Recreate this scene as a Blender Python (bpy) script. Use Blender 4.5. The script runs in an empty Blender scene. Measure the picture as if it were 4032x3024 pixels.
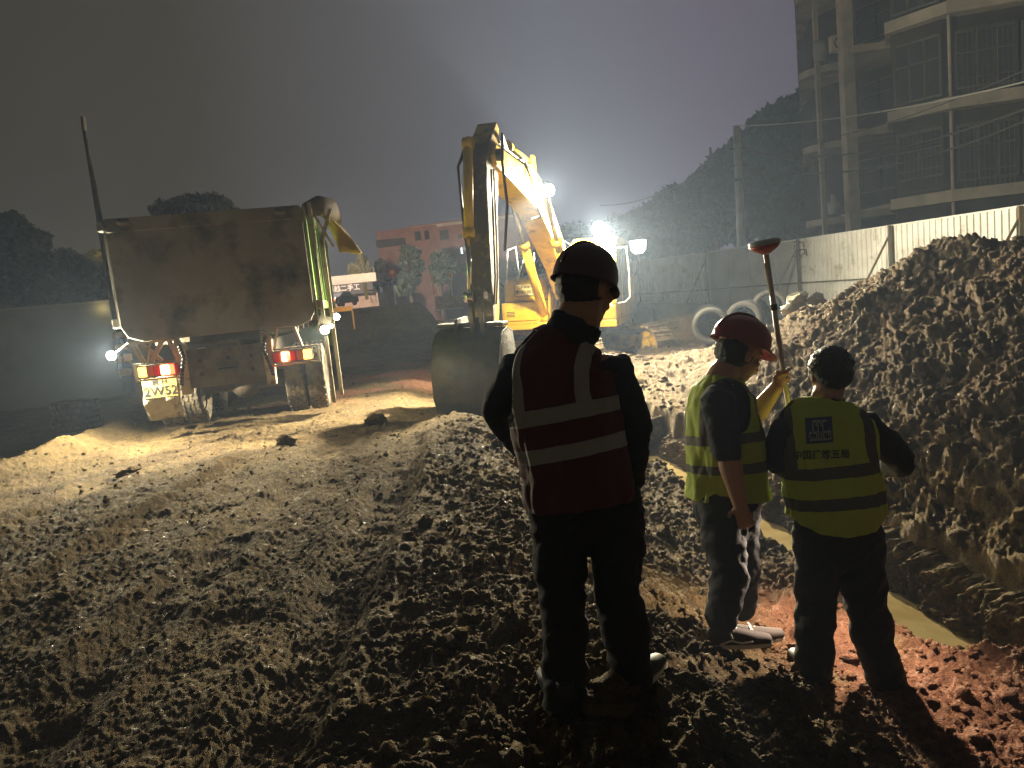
import bpy, bmesh, math, random
import numpy as np
from mathutils import Vector, Matrix
random.seed(7); RNG = np.random.default_rng(11)
sc = bpy.context.scene
COL = sc.collection
R_ = math.radians

# ---------------------------------------------------------------- camera
CAM_Z, PITCH, ROLL, LENS = 1.6, R_(7.0), R_(5.7), 26.0
FPX = LENS/36*1024
_f = np.array([0, math.cos(PITCH), -math.sin(PITCH)])
_r0 = np.array([1.0, 0, 0]); _u0 = np.array([0, math.sin(PITCH), math.cos(PITCH)])
_R = math.cos(ROLL)*_r0 - math.sin(ROLL)*_u0
_U = math.sin(ROLL)*_r0 + math.cos(ROLL)*_u0
_C = np.array([0, 0, CAM_Z])
cd = bpy.data.cameras.new("camera"); cam = bpy.data.objects.new("camera", cd); COL.objects.link(cam)
cd.lens = LENS; cd.sensor_width = 36; cd.clip_end = 1500; cd.clip_start = 0.05
cam.matrix_world = Matrix(((_R[0], _U[0], -_f[0], 0), (_R[1], _U[1], -_f[1], 0), (_R[2], _U[2], -_f[2], CAM_Z), (0, 0, 0, 1)))
sc.camera = cam

def P(px, py, d):
    """world point d metres ahead that the photograph shows at px, py"""
    return _C + d*_f + (px-512)/FPX*d*_R - (py-384)/FPX*d*_U

# ---------------------------------------------------------------- world: night sky with town glow
w = bpy.data.worlds.new("World"); sc.world = w; w.use_nodes = True
nt = w.node_tree; nt.nodes.clear()
out = nt.nodes.new('ShaderNodeOutputWorld'); bg = nt.nodes.new('ShaderNodeBackground')
tc = nt.nodes.new('ShaderNodeTexCoord'); sep = nt.nodes.new('ShaderNodeSeparateXYZ')
nt.links.new(tc.outputs['Generated'], sep.inputs[0])
rx = nt.nodes.new('ShaderNodeValToRGB'); mr = nt.nodes.new('ShaderNodeMapRange')
mr.inputs[1].default_value = -0.75; mr.inputs[2].default_value = 0.75
nt.links.new(sep.outputs['X'], mr.inputs[0]); nt.links.new(mr.outputs[0], rx.inputs[0])
SKY = [(0.0, (.034, .028, .019)), (0.27, (.052, .045, .034)), (0.45, (.098, .094, .100)), (0.56, (.125, .122, .150)), (0.68, (.110, .094, .128)), (0.85, (.06, .053, .06)), (1.0, (.03, .026, .02))]
els = rx.color_ramp.elements
els[0].position = 0.0; els[0].color = (*SKY[0][1], 1); els[1].position = 1.0; els[1].color = (*SKY[-1][1], 1)
for p_, c_ in SKY[1:-1]:
    e = els.new(p_); e.color = (*c_, 1)
# glow of the town low behind the camera
mb = nt.nodes.new('ShaderNodeMapRange'); mb.inputs[1].default_value = -0.2; mb.inputs[2].default_value = -0.95
mb.inputs[3].default_value = 1.0; mb.inputs[4].default_value = 1.0
nt.links.new(sep.outputs['Y'], mb.inputs[0])
# sky gets darker towards the zenith
mz = nt.nodes.new('ShaderNodeMapRange'); mz.inputs[1].default_value = 0.12; mz.inputs[2].default_value = 0.75
mz.inputs[3].default_value = 1.0; mz.inputs[4].default_value = 0.68
nt.links.new(sep.outputs['Z'], mz.inputs[0])
mm = nt.nodes.new('ShaderNodeMath'); mm.operation = 'MULTIPLY'
nt.links.new(mb.outputs[0], mm.inputs[0]); nt.links.new(mz.outputs[0], mm.inputs[1])
wm = nt.nodes.new('ShaderNodeMix'); wm.data_type = 'RGBA'; wf = nt.nodes.new('ShaderNodeMapRange'); wf.inputs[1].default_value = .55; wf.inputs[2].default_value = -.05
nt.links.new(sep.outputs['Y'], wf.inputs[0]); nt.links.new(wf.outputs[0], wm.inputs[0]); nt.links.new(rx.outputs[0], wm.inputs[6]); wm.inputs[7].default_value = (.044, .037, .026, 1)
nt.links.new(wm.outputs[2], bg.inputs[0]); nt.links.new(mm.outputs[0], bg.inputs[1])
nt.links.new(bg.outputs[0], out.inputs[0])
sc.view_settings.view_transform = 'Standard'; sc.view_settings.look = 'None'
sc.view_settings.exposure = .28; sc.view_settings.gamma = 1
sc.cycles.use_denoising = True; sc.cycles.volume_bounces = 0; sc.cycles.max_bounces = 5
sc.cycles.transparent_max_bounces = 8; sc.cycles.sample_clamp_indirect = 3

# ---------------------------------------------------------------- helpers
def norm(v):
    v = np.asarray(v, float); n = np.linalg.norm(v); return v/n if n else v

class MB:
    """collects shapes that become one mesh"""
    def __init__(s): s.v = []; s.f = []; s.n = 0
    def add(s, v, f):
        v = np.asarray(v, float).reshape(-1, 3); s.v.append(v)
        s.f += [tuple(i+s.n for i in q) for q in f]; s.n += len(v); return s
    def box(s, c, size, rot=None):
        h = np.array(size)/2; v = np.array([(x, y, z) for x in (-1, 1) for y in (-1, 1) for z in (-1, 1)])*h
        if rot is not None: v = v@np.array(rot).T
        return s.add(v+np.array(c), [(0, 1, 3, 2), (4, 6, 7, 5), (0, 4, 5, 1), (2, 3, 7, 6), (0, 2, 6, 4), (1, 5, 7, 3)])
    def box2(s, a, b):
        a = np.array(a, float); b = np.array(b, float); return s.box((a+b)/2, abs(b-a))
    def beam(s, a, b, w_, h_, up=(0, 0, 1)):
        a = np.array(a, float); b = np.array(b, float); d = norm(b-a); x = np.cross(d, up)
        if np.linalg.norm(x) < 1e-3: x = np.cross(d, (1, 0, 0))
        x = norm(x); u = np.cross(x, d)
        return s.box((a+b)/2, (w_, np.linalg.norm(b-a), h_), np.array([x, d, u]).T)
    def tube(s, pts, rad, n=10, side=None, cap=True, rnd=False):
        pts = [np.array(p, float) for p in pts]
        rad = [rad]*len(pts) if not hasattr(rad, '__len__') else list(rad)
        rad = [(q, q) if not hasattr(q, '__len__') else q for q in rad]
        if rnd:
            d0 = norm(pts[1]-pts[0]); d1 = norm(pts[-1]-pts[-2]); r0 = min(rad[0]); r1 = min(rad[-1])
            A = []; AR = []
            for k in (.97, .8, .45):
                A.append(pts[0]-d0*r0*k); q = math.sqrt(1-k*k); AR.append((rad[0][0]*q, rad[0][1]*q))
            B = []; BR = []
            for k in (.45, .8, .97):
                B.append(pts[-1]+d1*r1*k); q = math.sqrt(1-k*k); BR.append((rad[-1][0]*q, rad[-1][1]*q))
            pts = A+pts+B; rad = AR+rad+BR
        m = len(pts); V = []
        x = None
        for i in range(m):
            d = norm(pts[min(i+1, m-1)]-pts[max(i-1, 0)])
            if side is not None: x = norm(np.array(side, float)-np.dot(side, d)*d)
            else:
                if x is None:
                    x = np.cross(d, (0, 0, 1))
                    if np.linalg.norm(x) < .05: x = np.cross(d, (0, 1, 0))
                x = norm(x-np.dot(x, d)*d)
            y = np.cross(d, x)
            for k in range(n):
                t = 2*math.pi*k/n; V.append(pts[i]+x*math.cos(t)*rad[i][0]+y*math.sin(t)*rad[i][1])
        F = [(i*n+k, i*n+(k+1) % n, (i+1)*n+(k+1) % n, (i+1)*n+k) for i in range(m-1) for k in range(n)]
        if cap: F += [tuple(range(n-1, -1, -1)), tuple((m-1)*n+k for k in range(n))]
        return s.add(V, F)
    def cyl(s, a, b, r, n=16, r2=None): return s.tube([a, b], [r, r if r2 is None else r2], n)
    def ring(s, a, b, ro, ri, n=28):
        a = np.array(a, float); b = np.array(b, float); d = norm(b-a)
        x = np.cross(d, (0, 0, 1)); x = norm(x) if np.linalg.norm(x) > .05 else np.array([1., 0, 0]); y = np.cross(d, x)
        V = []
        for c, r in ((a, ro), (b, ro), (b, ri), (a, ri)):
            V += [c+x*math.cos(2*math.pi*k/n)*r+y*math.sin(2*math.pi*k/n)*r for k in range(n)]
        return s.add(V, [(i*n+k, i*n+(k+1) % n, ((i+1) % 4)*n+(k+1) % n, ((i+1) % 4)*n+k) for i in range(4) for k in range(n)])
    def prism(s, poly, o, ax, ay, az, t0, t1):
        """polygon (u, v) in plane ax, ay, pushed from t0 to t1 along az"""
        o, ax, ay, az = (np.array(q, float) for q in (o, ax, ay, az)); n = len(poly)
        V = [o+ax*u+ay*v_+az*t for t in (t0, t1) for u, v_ in poly]
        return s.add(V, [tuple(range(n-1, -1, -1)), tuple(range(n, 2*n))]+[(k, (k+1) % n, n+(k+1) % n, n+k) for k in range(n)])
    def ell(s, c, r, rot=None, nu=14, nv=9):
        V = []
        for j in range(nv+1):
            t = math.pi*j/nv
            for k in range(nu): V.append((math.sin(t)*math.cos(2*math.pi*k/nu), math.sin(t)*math.sin(2*math.pi*k/nu), math.cos(t)))
        V = np.array(V)*np.array(r)
        if rot is not None: V = V@np.array(rot).T
        return s.add(V+np.array(c), [(j*nu+k, (j+1)*nu+k, (j+1)*nu+(k+1) % nu, j*nu+(k+1) % nu) for j in range(nv) for k in range(nu)])
    def build(s, name, mat, parent=None, origin=None, smooth=False, bevel=0, **props):
        V = np.concatenate(s.v)
        if origin is not None: V = V-np.array(origin, float)
        me = bpy.data.meshes.new(name); me.from_pydata(V.tolist(), [], s.f)
        bm = bmesh.new(); bm.from_mesh(me); bmesh.ops.remove_doubles(bm, verts=bm.verts, dist=1e-6)
        bmesh.ops.recalc_face_normals(bm, faces=bm.faces); bm.to_mesh(me); bm.free()
        if mat: me.materials.append(mat)
        if smooth: me.shade_smooth() if smooth is True else me.shade_auto(smooth) if hasattr(me, 'shade_auto') else me.shade_smooth()
        o = bpy.data.objects.new(name, me); COL.objects.link(o); o.parent = parent
        if bevel:
            b = o.modifiers.new('bevel', 'BEVEL'); b.width = bevel; b.segments = 2; b.limit_method = 'ANGLE'; b.angle_limit = R_(40)
        if parent is None and origin is not None: o.location = origin
        for k, q in props.items(): o[k] = q
        return o

def thing(name, label, cat, loc, group=None, rot=(0, 0, 0)):
    o = bpy.data.objects.new(name, None); COL.objects.link(o); o.location = Vector([float(q) for q in loc]); o.rotation_euler = rot
    o.empty_display_size = .2; o['label'] = label; o['category'] = cat
    if group: o['group'] = group
    return o

def N(nt, t, **kw):
    n = nt.nodes.new(t)
    for k, q in kw.items(): setattr(n, k, q)
    return n

def mat(name, col, rough=.6, metal=0, col2=None, scale=4, lo=.42, hi=.6, mud=None, mudlo=.5, mudhi=.62, mudscale=2.2, bump=0, bscale=30, spec=None, emit=None, estr=0, alpha=None, coat=0, stretch=None):
    m = bpy.data.materials.new(name); m.use_nodes = True; nt = m.node_tree; b = nt.nodes['Principled BSDF']
    b.inputs['Roughness'].default_value = rough; b.inputs['Metallic'].default_value = metal
    b.inputs['Base Color'].default_value = (*col, 1)
    if coat: b.inputs['Coat Weight'].default_value = coat
    if spec is not None: b.inputs['Specular IOR Level'].default_value = spec
    tc = N(nt, 'ShaderNodeTexCoord'); src = tc.outputs['Object']
    if stretch:
        mp = N(nt, 'ShaderNodeMapping'); mp.inputs['Scale'].default_value = stretch; nt.links.new(src, mp.inputs[0]); src = mp.outputs[0]
    def noise(sca, det=6):
        n = N(nt, 'ShaderNodeTexNoise'); n.inputs['Scale'].default_value = sca; n.inputs['Detail'].default_value = det; n.inputs['Roughness'].default_value = .62
        nt.links.new(src, n.inputs['Vector']); return n.outputs[0]
    cur = None
    if col2:
        r = N(nt, 'ShaderNodeMapRange'); r.inputs[1].default_value = lo; r.inputs[2].default_value = hi
        nt.links.new(noise(scale), r.inputs[0]); mx = N(nt, 'ShaderNodeMix', data_type='RGBA')
        mx.inputs[6].default_value = (*col, 1); mx.inputs[7].default_value = (*col2, 1); nt.links.new(r.outputs[0], mx.inputs[0]); cur = mx.outputs[2]
    if mud:
        r = N(nt, 'ShaderNodeMapRange'); r.inputs[1].default_value = mudlo; r.inputs[2].default_value = mudhi
        nt.links.new(noise(mudscale, 9), r.inputs[0]); mx = N(nt, 'ShaderNodeMix', data_type='RGBA')
        if cur: nt.links.new(cur, mx.inputs[6])
        else: mx.inputs[6].default_value = (*col, 1)
        mx.inputs[7].default_value = (*mud, 1); nt.links.new(r.outputs[0], mx.inputs[0]); cur = mx.outputs[2]
        mr_ = N(nt, 'ShaderNodeMapRange'); mr_.inputs[3].default_value = rough; mr_.inputs[4].default_value = .85
        nt.links.new(r.outputs[0], mr_.inputs[0]); nt.links.new(mr_.outputs[0], b.inputs['Roughness'])
    if cur: nt.links.new(cur, b.inputs['Base Color'])
    if bump:
        bp = N(nt, 'ShaderNodeBump'); bp.inputs['Strength'].default_value = bump; bp.inputs['Distance'].default_value = .02
        nt.links.new(noise(bscale), bp.inputs['Height']); nt.links.new(bp.outputs[0], b.inputs['Normal'])
    if emit: b.inputs['Emission Color'].default_value = (*emit, 1); b.inputs['Emission Strength'].default_value = estr
    if alpha is not None: b.inputs['Alpha'].default_value = alpha
    return m

MUD = (.13, .095, .06)
M = {}
M['yellow'] = mat('yellow_paint', (.78, .52, .025), .42, col2=(.66, .42, .02), scale=3, mud=MUD, mudlo=.55, mudhi=.72, bump=.1)
M['dark_yellow'] = mat('worn_yellow_paint', (.55, .33, .03), .5, mud=MUD, mudlo=.45, mudhi=.62, bump=.15)
M['black'] = mat('black_rubber', (.018, .018, .018), .5)
M['mud_metal'] = mat('muddy_steel', (.10, .085, .065), .55, .3, col2=(.05, .045, .04), mud=MUD, mudlo=.4, mudhi=.6, bump=.5, bscale=14)
M['dark_metal'] = mat('dark_steel', (.05, .05, .052), .4, .6, mud=(.07, .06, .045), mudlo=.5, mudhi=.7, bump=.2)
M['bucket'] = mat('wet_muddy_bucket', (.028, .028, .026), .6, 0, col2=(.05, .044, .034), scale=5, mud=(.06, .048, .032), mudlo=.5, mudhi=.62, mudscale=4, bump=.9, bscale=9)
M['chrome'] = mat('polished_rod', (.7, .7, .68), .18, 1)
M['glass'] = mat('cab_glass', (.10, .15, .14), .08, 0, spec=.8)
M['tyre'] = mat('tyre_rubber', (.05, .046, .042), .8, mud=(.17, .135, .09), mudlo=.42, mudhi=.6, mudscale=5, bump=.4)
M['conc'] = mat('concrete', (.07, .067, .06), .9, col2=(.045, .042, .038), scale=2.5, bump=.3)
M['white_steel'] = mat('white_steel', (.62, .62, .58), .45, mud=MUD, mudlo=.6, mudhi=.75)
def lamp_mat(name, c, s): return mat(name, c, .4, emit=c, estr=s)
M['lens'] = lamp_mat('work_lamp_lens', (1, .95, .78), 60)
M['red_on'] = lamp_mat('tail_lamp_lit', (1, .06, .02), 9); M['red_hot'] = lamp_mat('brake_lamp_lit', (1, .35, .12), 16)
M['amber_on'] = lamp_mat('amber_lamp_lit', (1, .42, .05), 8)
M['red_off'] = mat('red_lens', (.4, .02, .015), .2); M['amber_off'] = mat('amber_lens', (.5, .18, .02), .2)

# ---- numpy noise
_perm = RNG.permutation(1024)
def _h(ix, iy): return _perm[(_perm[ix & 1023]+iy) & 1023]
_ga = np.cos(np.arange(1024)*2.399), np.sin(np.arange(1024)*2.399)
def perlin(x, y):
    ix = np.floor(x).astype(int); iy = np.floor(y).astype(int); fx = x-ix; fy = y-iy
    u = fx*fx*fx*(fx*(fx*6-15)+10); v = fy*fy*fy*(fy*(fy*6-15)+10)
    def g(i, j, a, b): k = _h(i, j); return _ga[0][k]*a+_ga[1][k]*b
    a = g(ix, iy, fx, fy); b = g(ix+1, iy, fx-1, fy); c = g(ix, iy+1, fx, fy-1); d = g(ix+1, iy+1, fx-1, fy-1)
    return (a+u*(b-a))*(1-v)+(c+u*(d-c))*v
def fbm(x, y, o=4, g=.5):
    s = 0; a = 1
    for i in range(o): s = s+a*perlin(x+i*17.3, y-i*9.1); x = x*2.03; y = y*2.03; a *= g
    return s
def worley(x, y):
    ix = np.floor(x).astype(int); iy = np.floor(y).astype(int); best = np.full(np.shape(x), 9.); idb = np.zeros(np.shape(x))
    for i in (-1, 0, 1):
        for j in (-1, 0, 1):
            k = _h(ix+i, iy+j); px = ix+i+(k & 31)/31.; py = iy+j+((k >> 5) & 31)/31.
            d = (x-px)**2+(y-py)**2; q = d < best; best = np.where(q, d, best); idb = np.where(q, ((k*37) & 255)/255., idb)
    return np.sqrt(best), idb
def sst(a, b, x): t = np.clip((x-a)/(b-a), 0, 1); return t*t*(3-2*t)
# ---------------------------------------------------------------- ground
def xc(Y): return 2.60-(Y-4.6)*.14                       # centre line of the trench
RY = np.array([-5, 3, 6, 8, 9, 9.6, 10.2, 10.6, 11, 11.4, 12.1, 12.7, 13.2, 14, 16, 22]); RX = np.array([6.2, 6.0, 5.9, 5.65, 5.5, 5.38, 5.1, 4.95, 4.8, 4.7, 4.5, 4.2, 3.7, 3.2, 3.0, 3.0])
RZ = np.array([1.7, 1.7, 1.64, 1.55, 1.70, 1.54, 1.30, 1.12, .96, .80, .62, .46, .25, .05, -.2, -.3])
def H0(X, Y):
    """large shapes: road, banks, trench, spoil heap"""
    z = .09*sst(2, 5, Y)*sst(9.5, 7, Y)*sst(1.5, -1.0, X)+.03*sst(6, 9, Y)*sst(1.5, -1, X)
    z = z-.32*sst(13, 16, Y)*sst(-3, 0, X)*sst(30, 24, Y)
    z = z-.30*sst(9.5, 11.5, Y)*sst(-2.2, -.9, X)*sst(1.5, .4, X)
    xe = -6.2-.11*(Y-8.9)
    z = z-.95*sst(0, -.9, X-xe)+.20*np.exp(-((X-xe-.30)/.30)**2)
    z = z+1.55*sst(25, 29, Y)*sst(40, 34, Y)*sst(-7.2, -6.4, X)*sst(6, 3, X)
    # bank down to the trench
    c = xc(Y); near = sst(15, 11, Y)
    t = X-c+.10*fbm(Y*1.7, X*.8+3, 3)+.035*fbm(Y*7, X*3, 2); end = sst(3.6, 4.15, Y)
    bank = -.52*sst(-2.75, -1.2, t)*near
    z = np.where(t < 1.5, z*sst(-1.2, -2.6, t)+bank, bank)
    ditch = -(.52*end)*sst(-.62, -.32, t)*sst(.50, .36, t)*near
    z = z+ditch
    # heap
    rx_ = np.interp(Y, RY, RX); rz_ = np.interp(Y, RY, RZ); toe = c+.62+.9*sst(9, 14, Y)
    u = (X-toe)/(rx_-toe); up = np.clip(u, 0, 1); prof = up**.9
    zr = -.38*near+.0+(rz_+.38*near)*prof
    down = np.maximum(rz_-(X-rx_)*.75, -.1)
    hz = np.where(X < rx_, zr, down)
    wall = .55*sst(.36, .62, t)+.45*sst(.70, 1.0, t)
    z = np.where(t > .26, z*(1-wall)+np.where(t < toe-c, -.38*near, hz)*wall, z)
    z = z+.25*np.exp(-((X-1.5)/1.1)**2-((Y-10.0)/1.6)**2)      # rough dirt pile in front of the tracks
    return z
def ground_h(X, Y):
    z = H0(X, Y); t = X-xc(Y)
    r = np.hypot(X, Y)
    rough = .24+.76*sst(-1.5, .2, X+.25*np.sin(Y*1.3)+.05*Y)
    heap = sst(.3, .9, t)
    rough = np.maximum(rough, .62*sst(6.5, 9.0, Y))
    for off in (-1.0, 1.0, .1, 1.9):
        q = X+3.1+.20*(Y-6)*.2-off+.12*np.sin(Y*.45+off); rough = rough*(1-.5*np.exp(-(q/.26)**2)*sst(.3, -.4, X))
    rough = np.maximum(rough, heap*.95)*(1-.75*sst(18, 30, r)); rough = rough*(.62+.55*sst(-.25, .3, fbm(X*.55+7, Y*.55, 3)))*sst(-7.5, -6.0, X)+.3*(1-sst(-7.5, -6.0, X))
    wx = X+.12*fbm(X*2, Y*2, 2); wy = Y+.12*fbm(X*2+9, Y*2+5, 2)
    z = z+.05*fbm(X*.9, Y*.9, 3)+rough*.05*fbm(wx*2.4, wy*2.4, 3)
    w1, i1 = worley(wx*5.2, wy*5.2); w2, i2 = worley(wx*12+3, wy*12+8); w3, i3 = worley(wx*26+3, wy*26+8)
    big = np.clip(.62-w1, 0, 1)*(i1 > .45)*(.4+i1)
    z = z+rough*(.045*big*(1+.4*heap)+.036*np.clip(.6-w2, 0, 1)*(.3+i2)*(.25+1.3*sst(-.3, .35, fbm(X*1.9+11, Y*1.9, 2)))+.020*np.clip(.6-w3, 0, 1)*(r < 20))
    z = z+rough*.034*(1-2*np.abs(fbm(wx*6, wy*6, 4, .6)))*(1+.8*heap)+.010*fbm(X*30, Y*30, 3, .75)*(r < 12)
    w4, i4 = worley(wx*21+31, wy*21+5); w5, i5 = worley(wx*2.7+7, wy*2.7+2); z = z+rough*.12*np.clip(.42-w5, 0, 1)*(i5 > .62)*(1+1.5*fbm(wx*7, wy*7, 3))*(r < 16); pat = sst(-.25, .35, fbm(X*.8+2, Y*.8+9, 3)); z = z+(.016*np.clip(.6-w4, 0, 1)*(i4 > .35)*(.5+i4))*sst(18, 11, r)*(.3+1.2*pat)
    # tyre tracks on the road lead to the truck
    a = X+3.1+.20*(Y-6)*.2; rd = sst(.3, -.4, X)*sst(-6.2, -5.4, X)*sst(9.5, 7.5, Y)
    for off in (-1.0, 1.0, .1, 1.9):
        q = a-off+.12*np.sin(Y*.45+off); z = z-rd*.060*np.exp(-(q/.17)**4)*(1+.6*fbm(X*3, Y*3, 2))-rd*.0035*np.exp(-(q/.2)**4)*np.sign(np.sin(Y*24+np.abs(q)*14))
        z = z+rd*.026*(1+fbm(X*2, Y*2, 2))*np.exp(-((np.abs(q)-.27)/.07)**2)
    # bucket scratches along the cut bank, combed marks
    cut = sst(.25, .4, t)*sst(2.3, 1.2, t)*sst(9, 6, Y)
    z = z+cut*.03*np.sin(Y*9+fbm(X*3, Y*3, 2)*5)*fbm(X*1.5, Y*.8, 2)*2
    flat = sst(.30, .22, np.abs(t))*sst(4.0, 4.3, Y)*sst(12, 9, Y)
    return z*(1-flat)+flat*np.minimum(z, -1.0)
def gz(x, y): return float(ground_h(np.array([float(x)]), np.array([float(y)]))[0])

ang = np.concatenate([np.linspace(-180, -46, 60, endpoint=False), np.linspace(-46, 46, 1000, endpoint=False), np.linspace(46, 180, 60, endpoint=False)])
rr = np.concatenate([[0.02, .2, .4, .6, .8], 1.0*np.exp(np.linspace(0, math.log(34), 860)), 34*np.exp(np.linspace(0.03, math.log(24), 60))])
AA, RR = np.meshgrid(np.radians(ang), rr); GX = (RR*np.sin(AA)).ravel(); GY = (RR*np.cos(AA)).ravel()
GZ = ground_h(GX, GY); G0 = H0(GX, GY); GX = GX-.75*(GZ-G0)*sst(.4, .9, GX-xc(GY))*sst(.2, -.2, GX-np.interp(GY, RY, RX))*(np.hypot(GX, GY) < 16); na = len(ang); nr = len(rr)
GZ = np.where(np.hypot(GX, GY) > 60, -.1, GZ)
co = np.stack([GX, GY, GZ], 1).astype(np.float32)
i0 = (np.arange(nr-1)[:, None]*na+np.arange(na)[None, :]).ravel(); i1 = (np.arange(nr-1)[:, None]*na+(np.arange(na)[None, :]+1) % na).ravel()
quads = np.stack([i0, i0+na, i1+na, i1], 1).astype(np.int32)
me = bpy.data.meshes.new('ground'); me.vertices.add(len(co)); me.vertices.foreach_set('co', co.ravel())
me.loops.add(quads.size); me.loops.foreach_set('vertex_index', quads.ravel()); me.polygons.add(len(quads))
me.polygons.foreach_set('loop_start', np.arange(0, quads.size, 4, dtype=np.int32)); me.update(calc_edges=True)
# soil kinds: red clay by the trench and in patches, grey-brown elsewhere; the far red is painted glow
t_ = GX-xc(GY)
red = sst(-1.75, -1.1, t_)*sst(.3, .1, t_)*sst(5.6, 4.0, GY)*sst(-.28, .02, fbm(GX*1.3, GY*1.3, 3)+.15)
red = np.maximum(red, .12*sst(.15, .4, fbm(GX*.6+4, GY*.6, 3))*sst(.8, 1.6, t_))
red = np.maximum(red, .9*sst(11.5, 14, GY)*sst(-7, -4, GX)*sst(1, -.8, GX)*sst(24, 18, GY)*sst(-.1, .12, fbm(GX*.4, GY*.4, 3)))  # reddish glow on the far ground, put into the soil colour
at = me.attributes.new('clay_and_red_glow', 'FLOAT', 'POINT'); at.data.foreach_set('value', red.astype(np.float32))
dk = sst(.7, 1.3, t_); at = me.attributes.new('dark_soil', 'FLOAT', 'POINT'); at.data.foreach_set('value', dk.astype(np.float32))
me.shade_smooth()
gm = bpy.data.materials.new('muddy_soil'); gm.use_nodes = True; nt = gm.node_tree; b = nt.nodes['Principled BSDF']
tc = N(nt, 'ShaderNodeTexCoord')
def nz(s, d=8, r=.65):
    n = N(nt, 'ShaderNodeTexNoise'); n.inputs['Scale'].default_value = s; n.inputs['Detail'].default_value = d; n.inputs['Roughness'].default_value = r; nt.links.new(tc.outputs['Object'], n.inputs['Vector']); return n.outputs[0]
def mixc(f, a, c):
    x = N(nt, 'ShaderNodeMix', data_type='RGBA')
    for s, q in ((0, f), (6, a), (7, c)):
        if isinstance(q, tuple): x.inputs[s].default_value = (*q, 1)
        else: nt.links.new(q, x.inputs[s])
    return x.outputs[2]
def rng_(s, a, c, lo=0, hi=1):
    r = N(nt, 'ShaderNodeMapRange'); nt.links.new(s, r.inputs[0]); r.inputs[1].default_value = a; r.inputs[2].default_value = c; r.inputs[3].default_value = lo; r.inputs[4].default_value = hi; return r.outputs[0]
c1 = mixc(rng_(nz(1.1), .38, .62), (.125, .080, .031), (.215, .146, .058))
c1 = mixc(rng_(nz(14), .45, .7), c1, (.062, .044, .024))
c1 = mixc(rng_(nz(60, 3), .60, .72), c1, (.30, .25, .17))
ra = N(nt, 'ShaderNodeAttribute', attribute_name='clay_and_red_glow'); da = N(nt, 'ShaderNodeAttribute', attribute_name='dark_soil')
c1 = mixc(da.outputs['Fac'], c1, mixc(rng_(nz(9), .4, .62), (.165, .118, .072), (.105, .078, .050)))
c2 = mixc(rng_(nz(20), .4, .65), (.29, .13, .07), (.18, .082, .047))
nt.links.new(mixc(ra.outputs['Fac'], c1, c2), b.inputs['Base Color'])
nt.links.new(rng_(nz(24), .30, .44, .30, .95), b.inputs['Roughness'])
b.inputs['Specular IOR Level'].default_value = .30
bp = N(nt, 'ShaderNodeBump'); bp.inputs['Strength'].default_value = 1.0; bp.inputs['Distance'].default_value = .035
ad = N(nt, 'ShaderNodeMath', operation='ADD'); nt.links.new(nz(45, 6, .7), ad.inputs[0]); nt.links.new(nz(140, 3), ad.inputs[1])
nt.links.new(ad.outputs[0], bp.inputs['Height']); nt.links.new(bp.outputs[0], b.inputs['Normal'])
me.materials.append(gm)
ground = bpy.data.objects.new('ground', me); COL.objects.link(ground); ground['kind'] = 'structure'; ground['label'] = 'rutted muddy building site ground with trench and heap of dug soil'

# cut bank of the trench, right side: its own fine sheet so that the steep face keeps its clods
ny_, nv_ = 760, 130
yy, vv = np.meshgrid(3.75+6.6*np.linspace(0, 1, ny_)**1.25, np.linspace(0, 1, nv_)); yy = yy.ravel(); vv = vv.ravel()
tw = .20+.16*vv+.42*sst(.38, .62, vv)+.22*vv**2; zw = -1.02+.40*np.minimum(vv/.45, 1)+.05*sst(.4, .6, vv)+.42*sst(.55, 1, vv)+.05*fbm(yy*1.2, vv*1.5, 3)
dsp = .07*fbm(yy*2.2, zw*3, 4, .6)+.05*(1-2*np.abs(fbm(yy*5, zw*6+yy, 4, .6)))
w1, i1 = worley(yy*8+zw*2, zw*9); w2, i2 = worley(yy*19, zw*20); dsp = dsp+.05*np.clip(.6-w1, 0, 1)*i1+.025*np.clip(.6-w2, 0, 1)
dsp = dsp+.016*np.sin(yy*46+5*fbm(yy*2, zw*2, 2)+zw*14)*sst(-.1, .25, fbm(yy*1.4, zw*2.2+4, 2))*sst(0, .15, vv)
X_ = xc(yy)+tw-.74*dsp*1.3; Z_ = zw+.6*dsp
mcb = MB(); ii = (np.arange(nv_-1)[:, None]*ny_+np.arange(ny_-1)[None, :]).ravel()
mcb.add(np.stack([X_, yy, Z_], 1), np.stack([ii, ii+ny_, ii+ny_+1, ii+1], 1).tolist()); mcb.build('trench_bank', gm, kind='structure', smooth=True, label='wet cut earth bank along the far side of the trench')

# muddy water in the trench
mbw = MB(); ys = np.linspace(3.7, 10.5, 30)
V = []
for y in ys: V += [(xc(y)-.42, y, -.9), (xc(y)+.34, y, -.9)]
mbw.add(V, [(2*i, 2*i+1, 2*i+3, 2*i+2) for i in range(29)])
M['water'] = mat('muddy_water', (.25, .19, .085), .05, col2=(.31, .245, .12), scale=3, bump=.10, bscale=9, spec=1.0)
mbw.build('water', M['water'], kind='structure', label='yellow muddy water standing in the trench')

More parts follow.
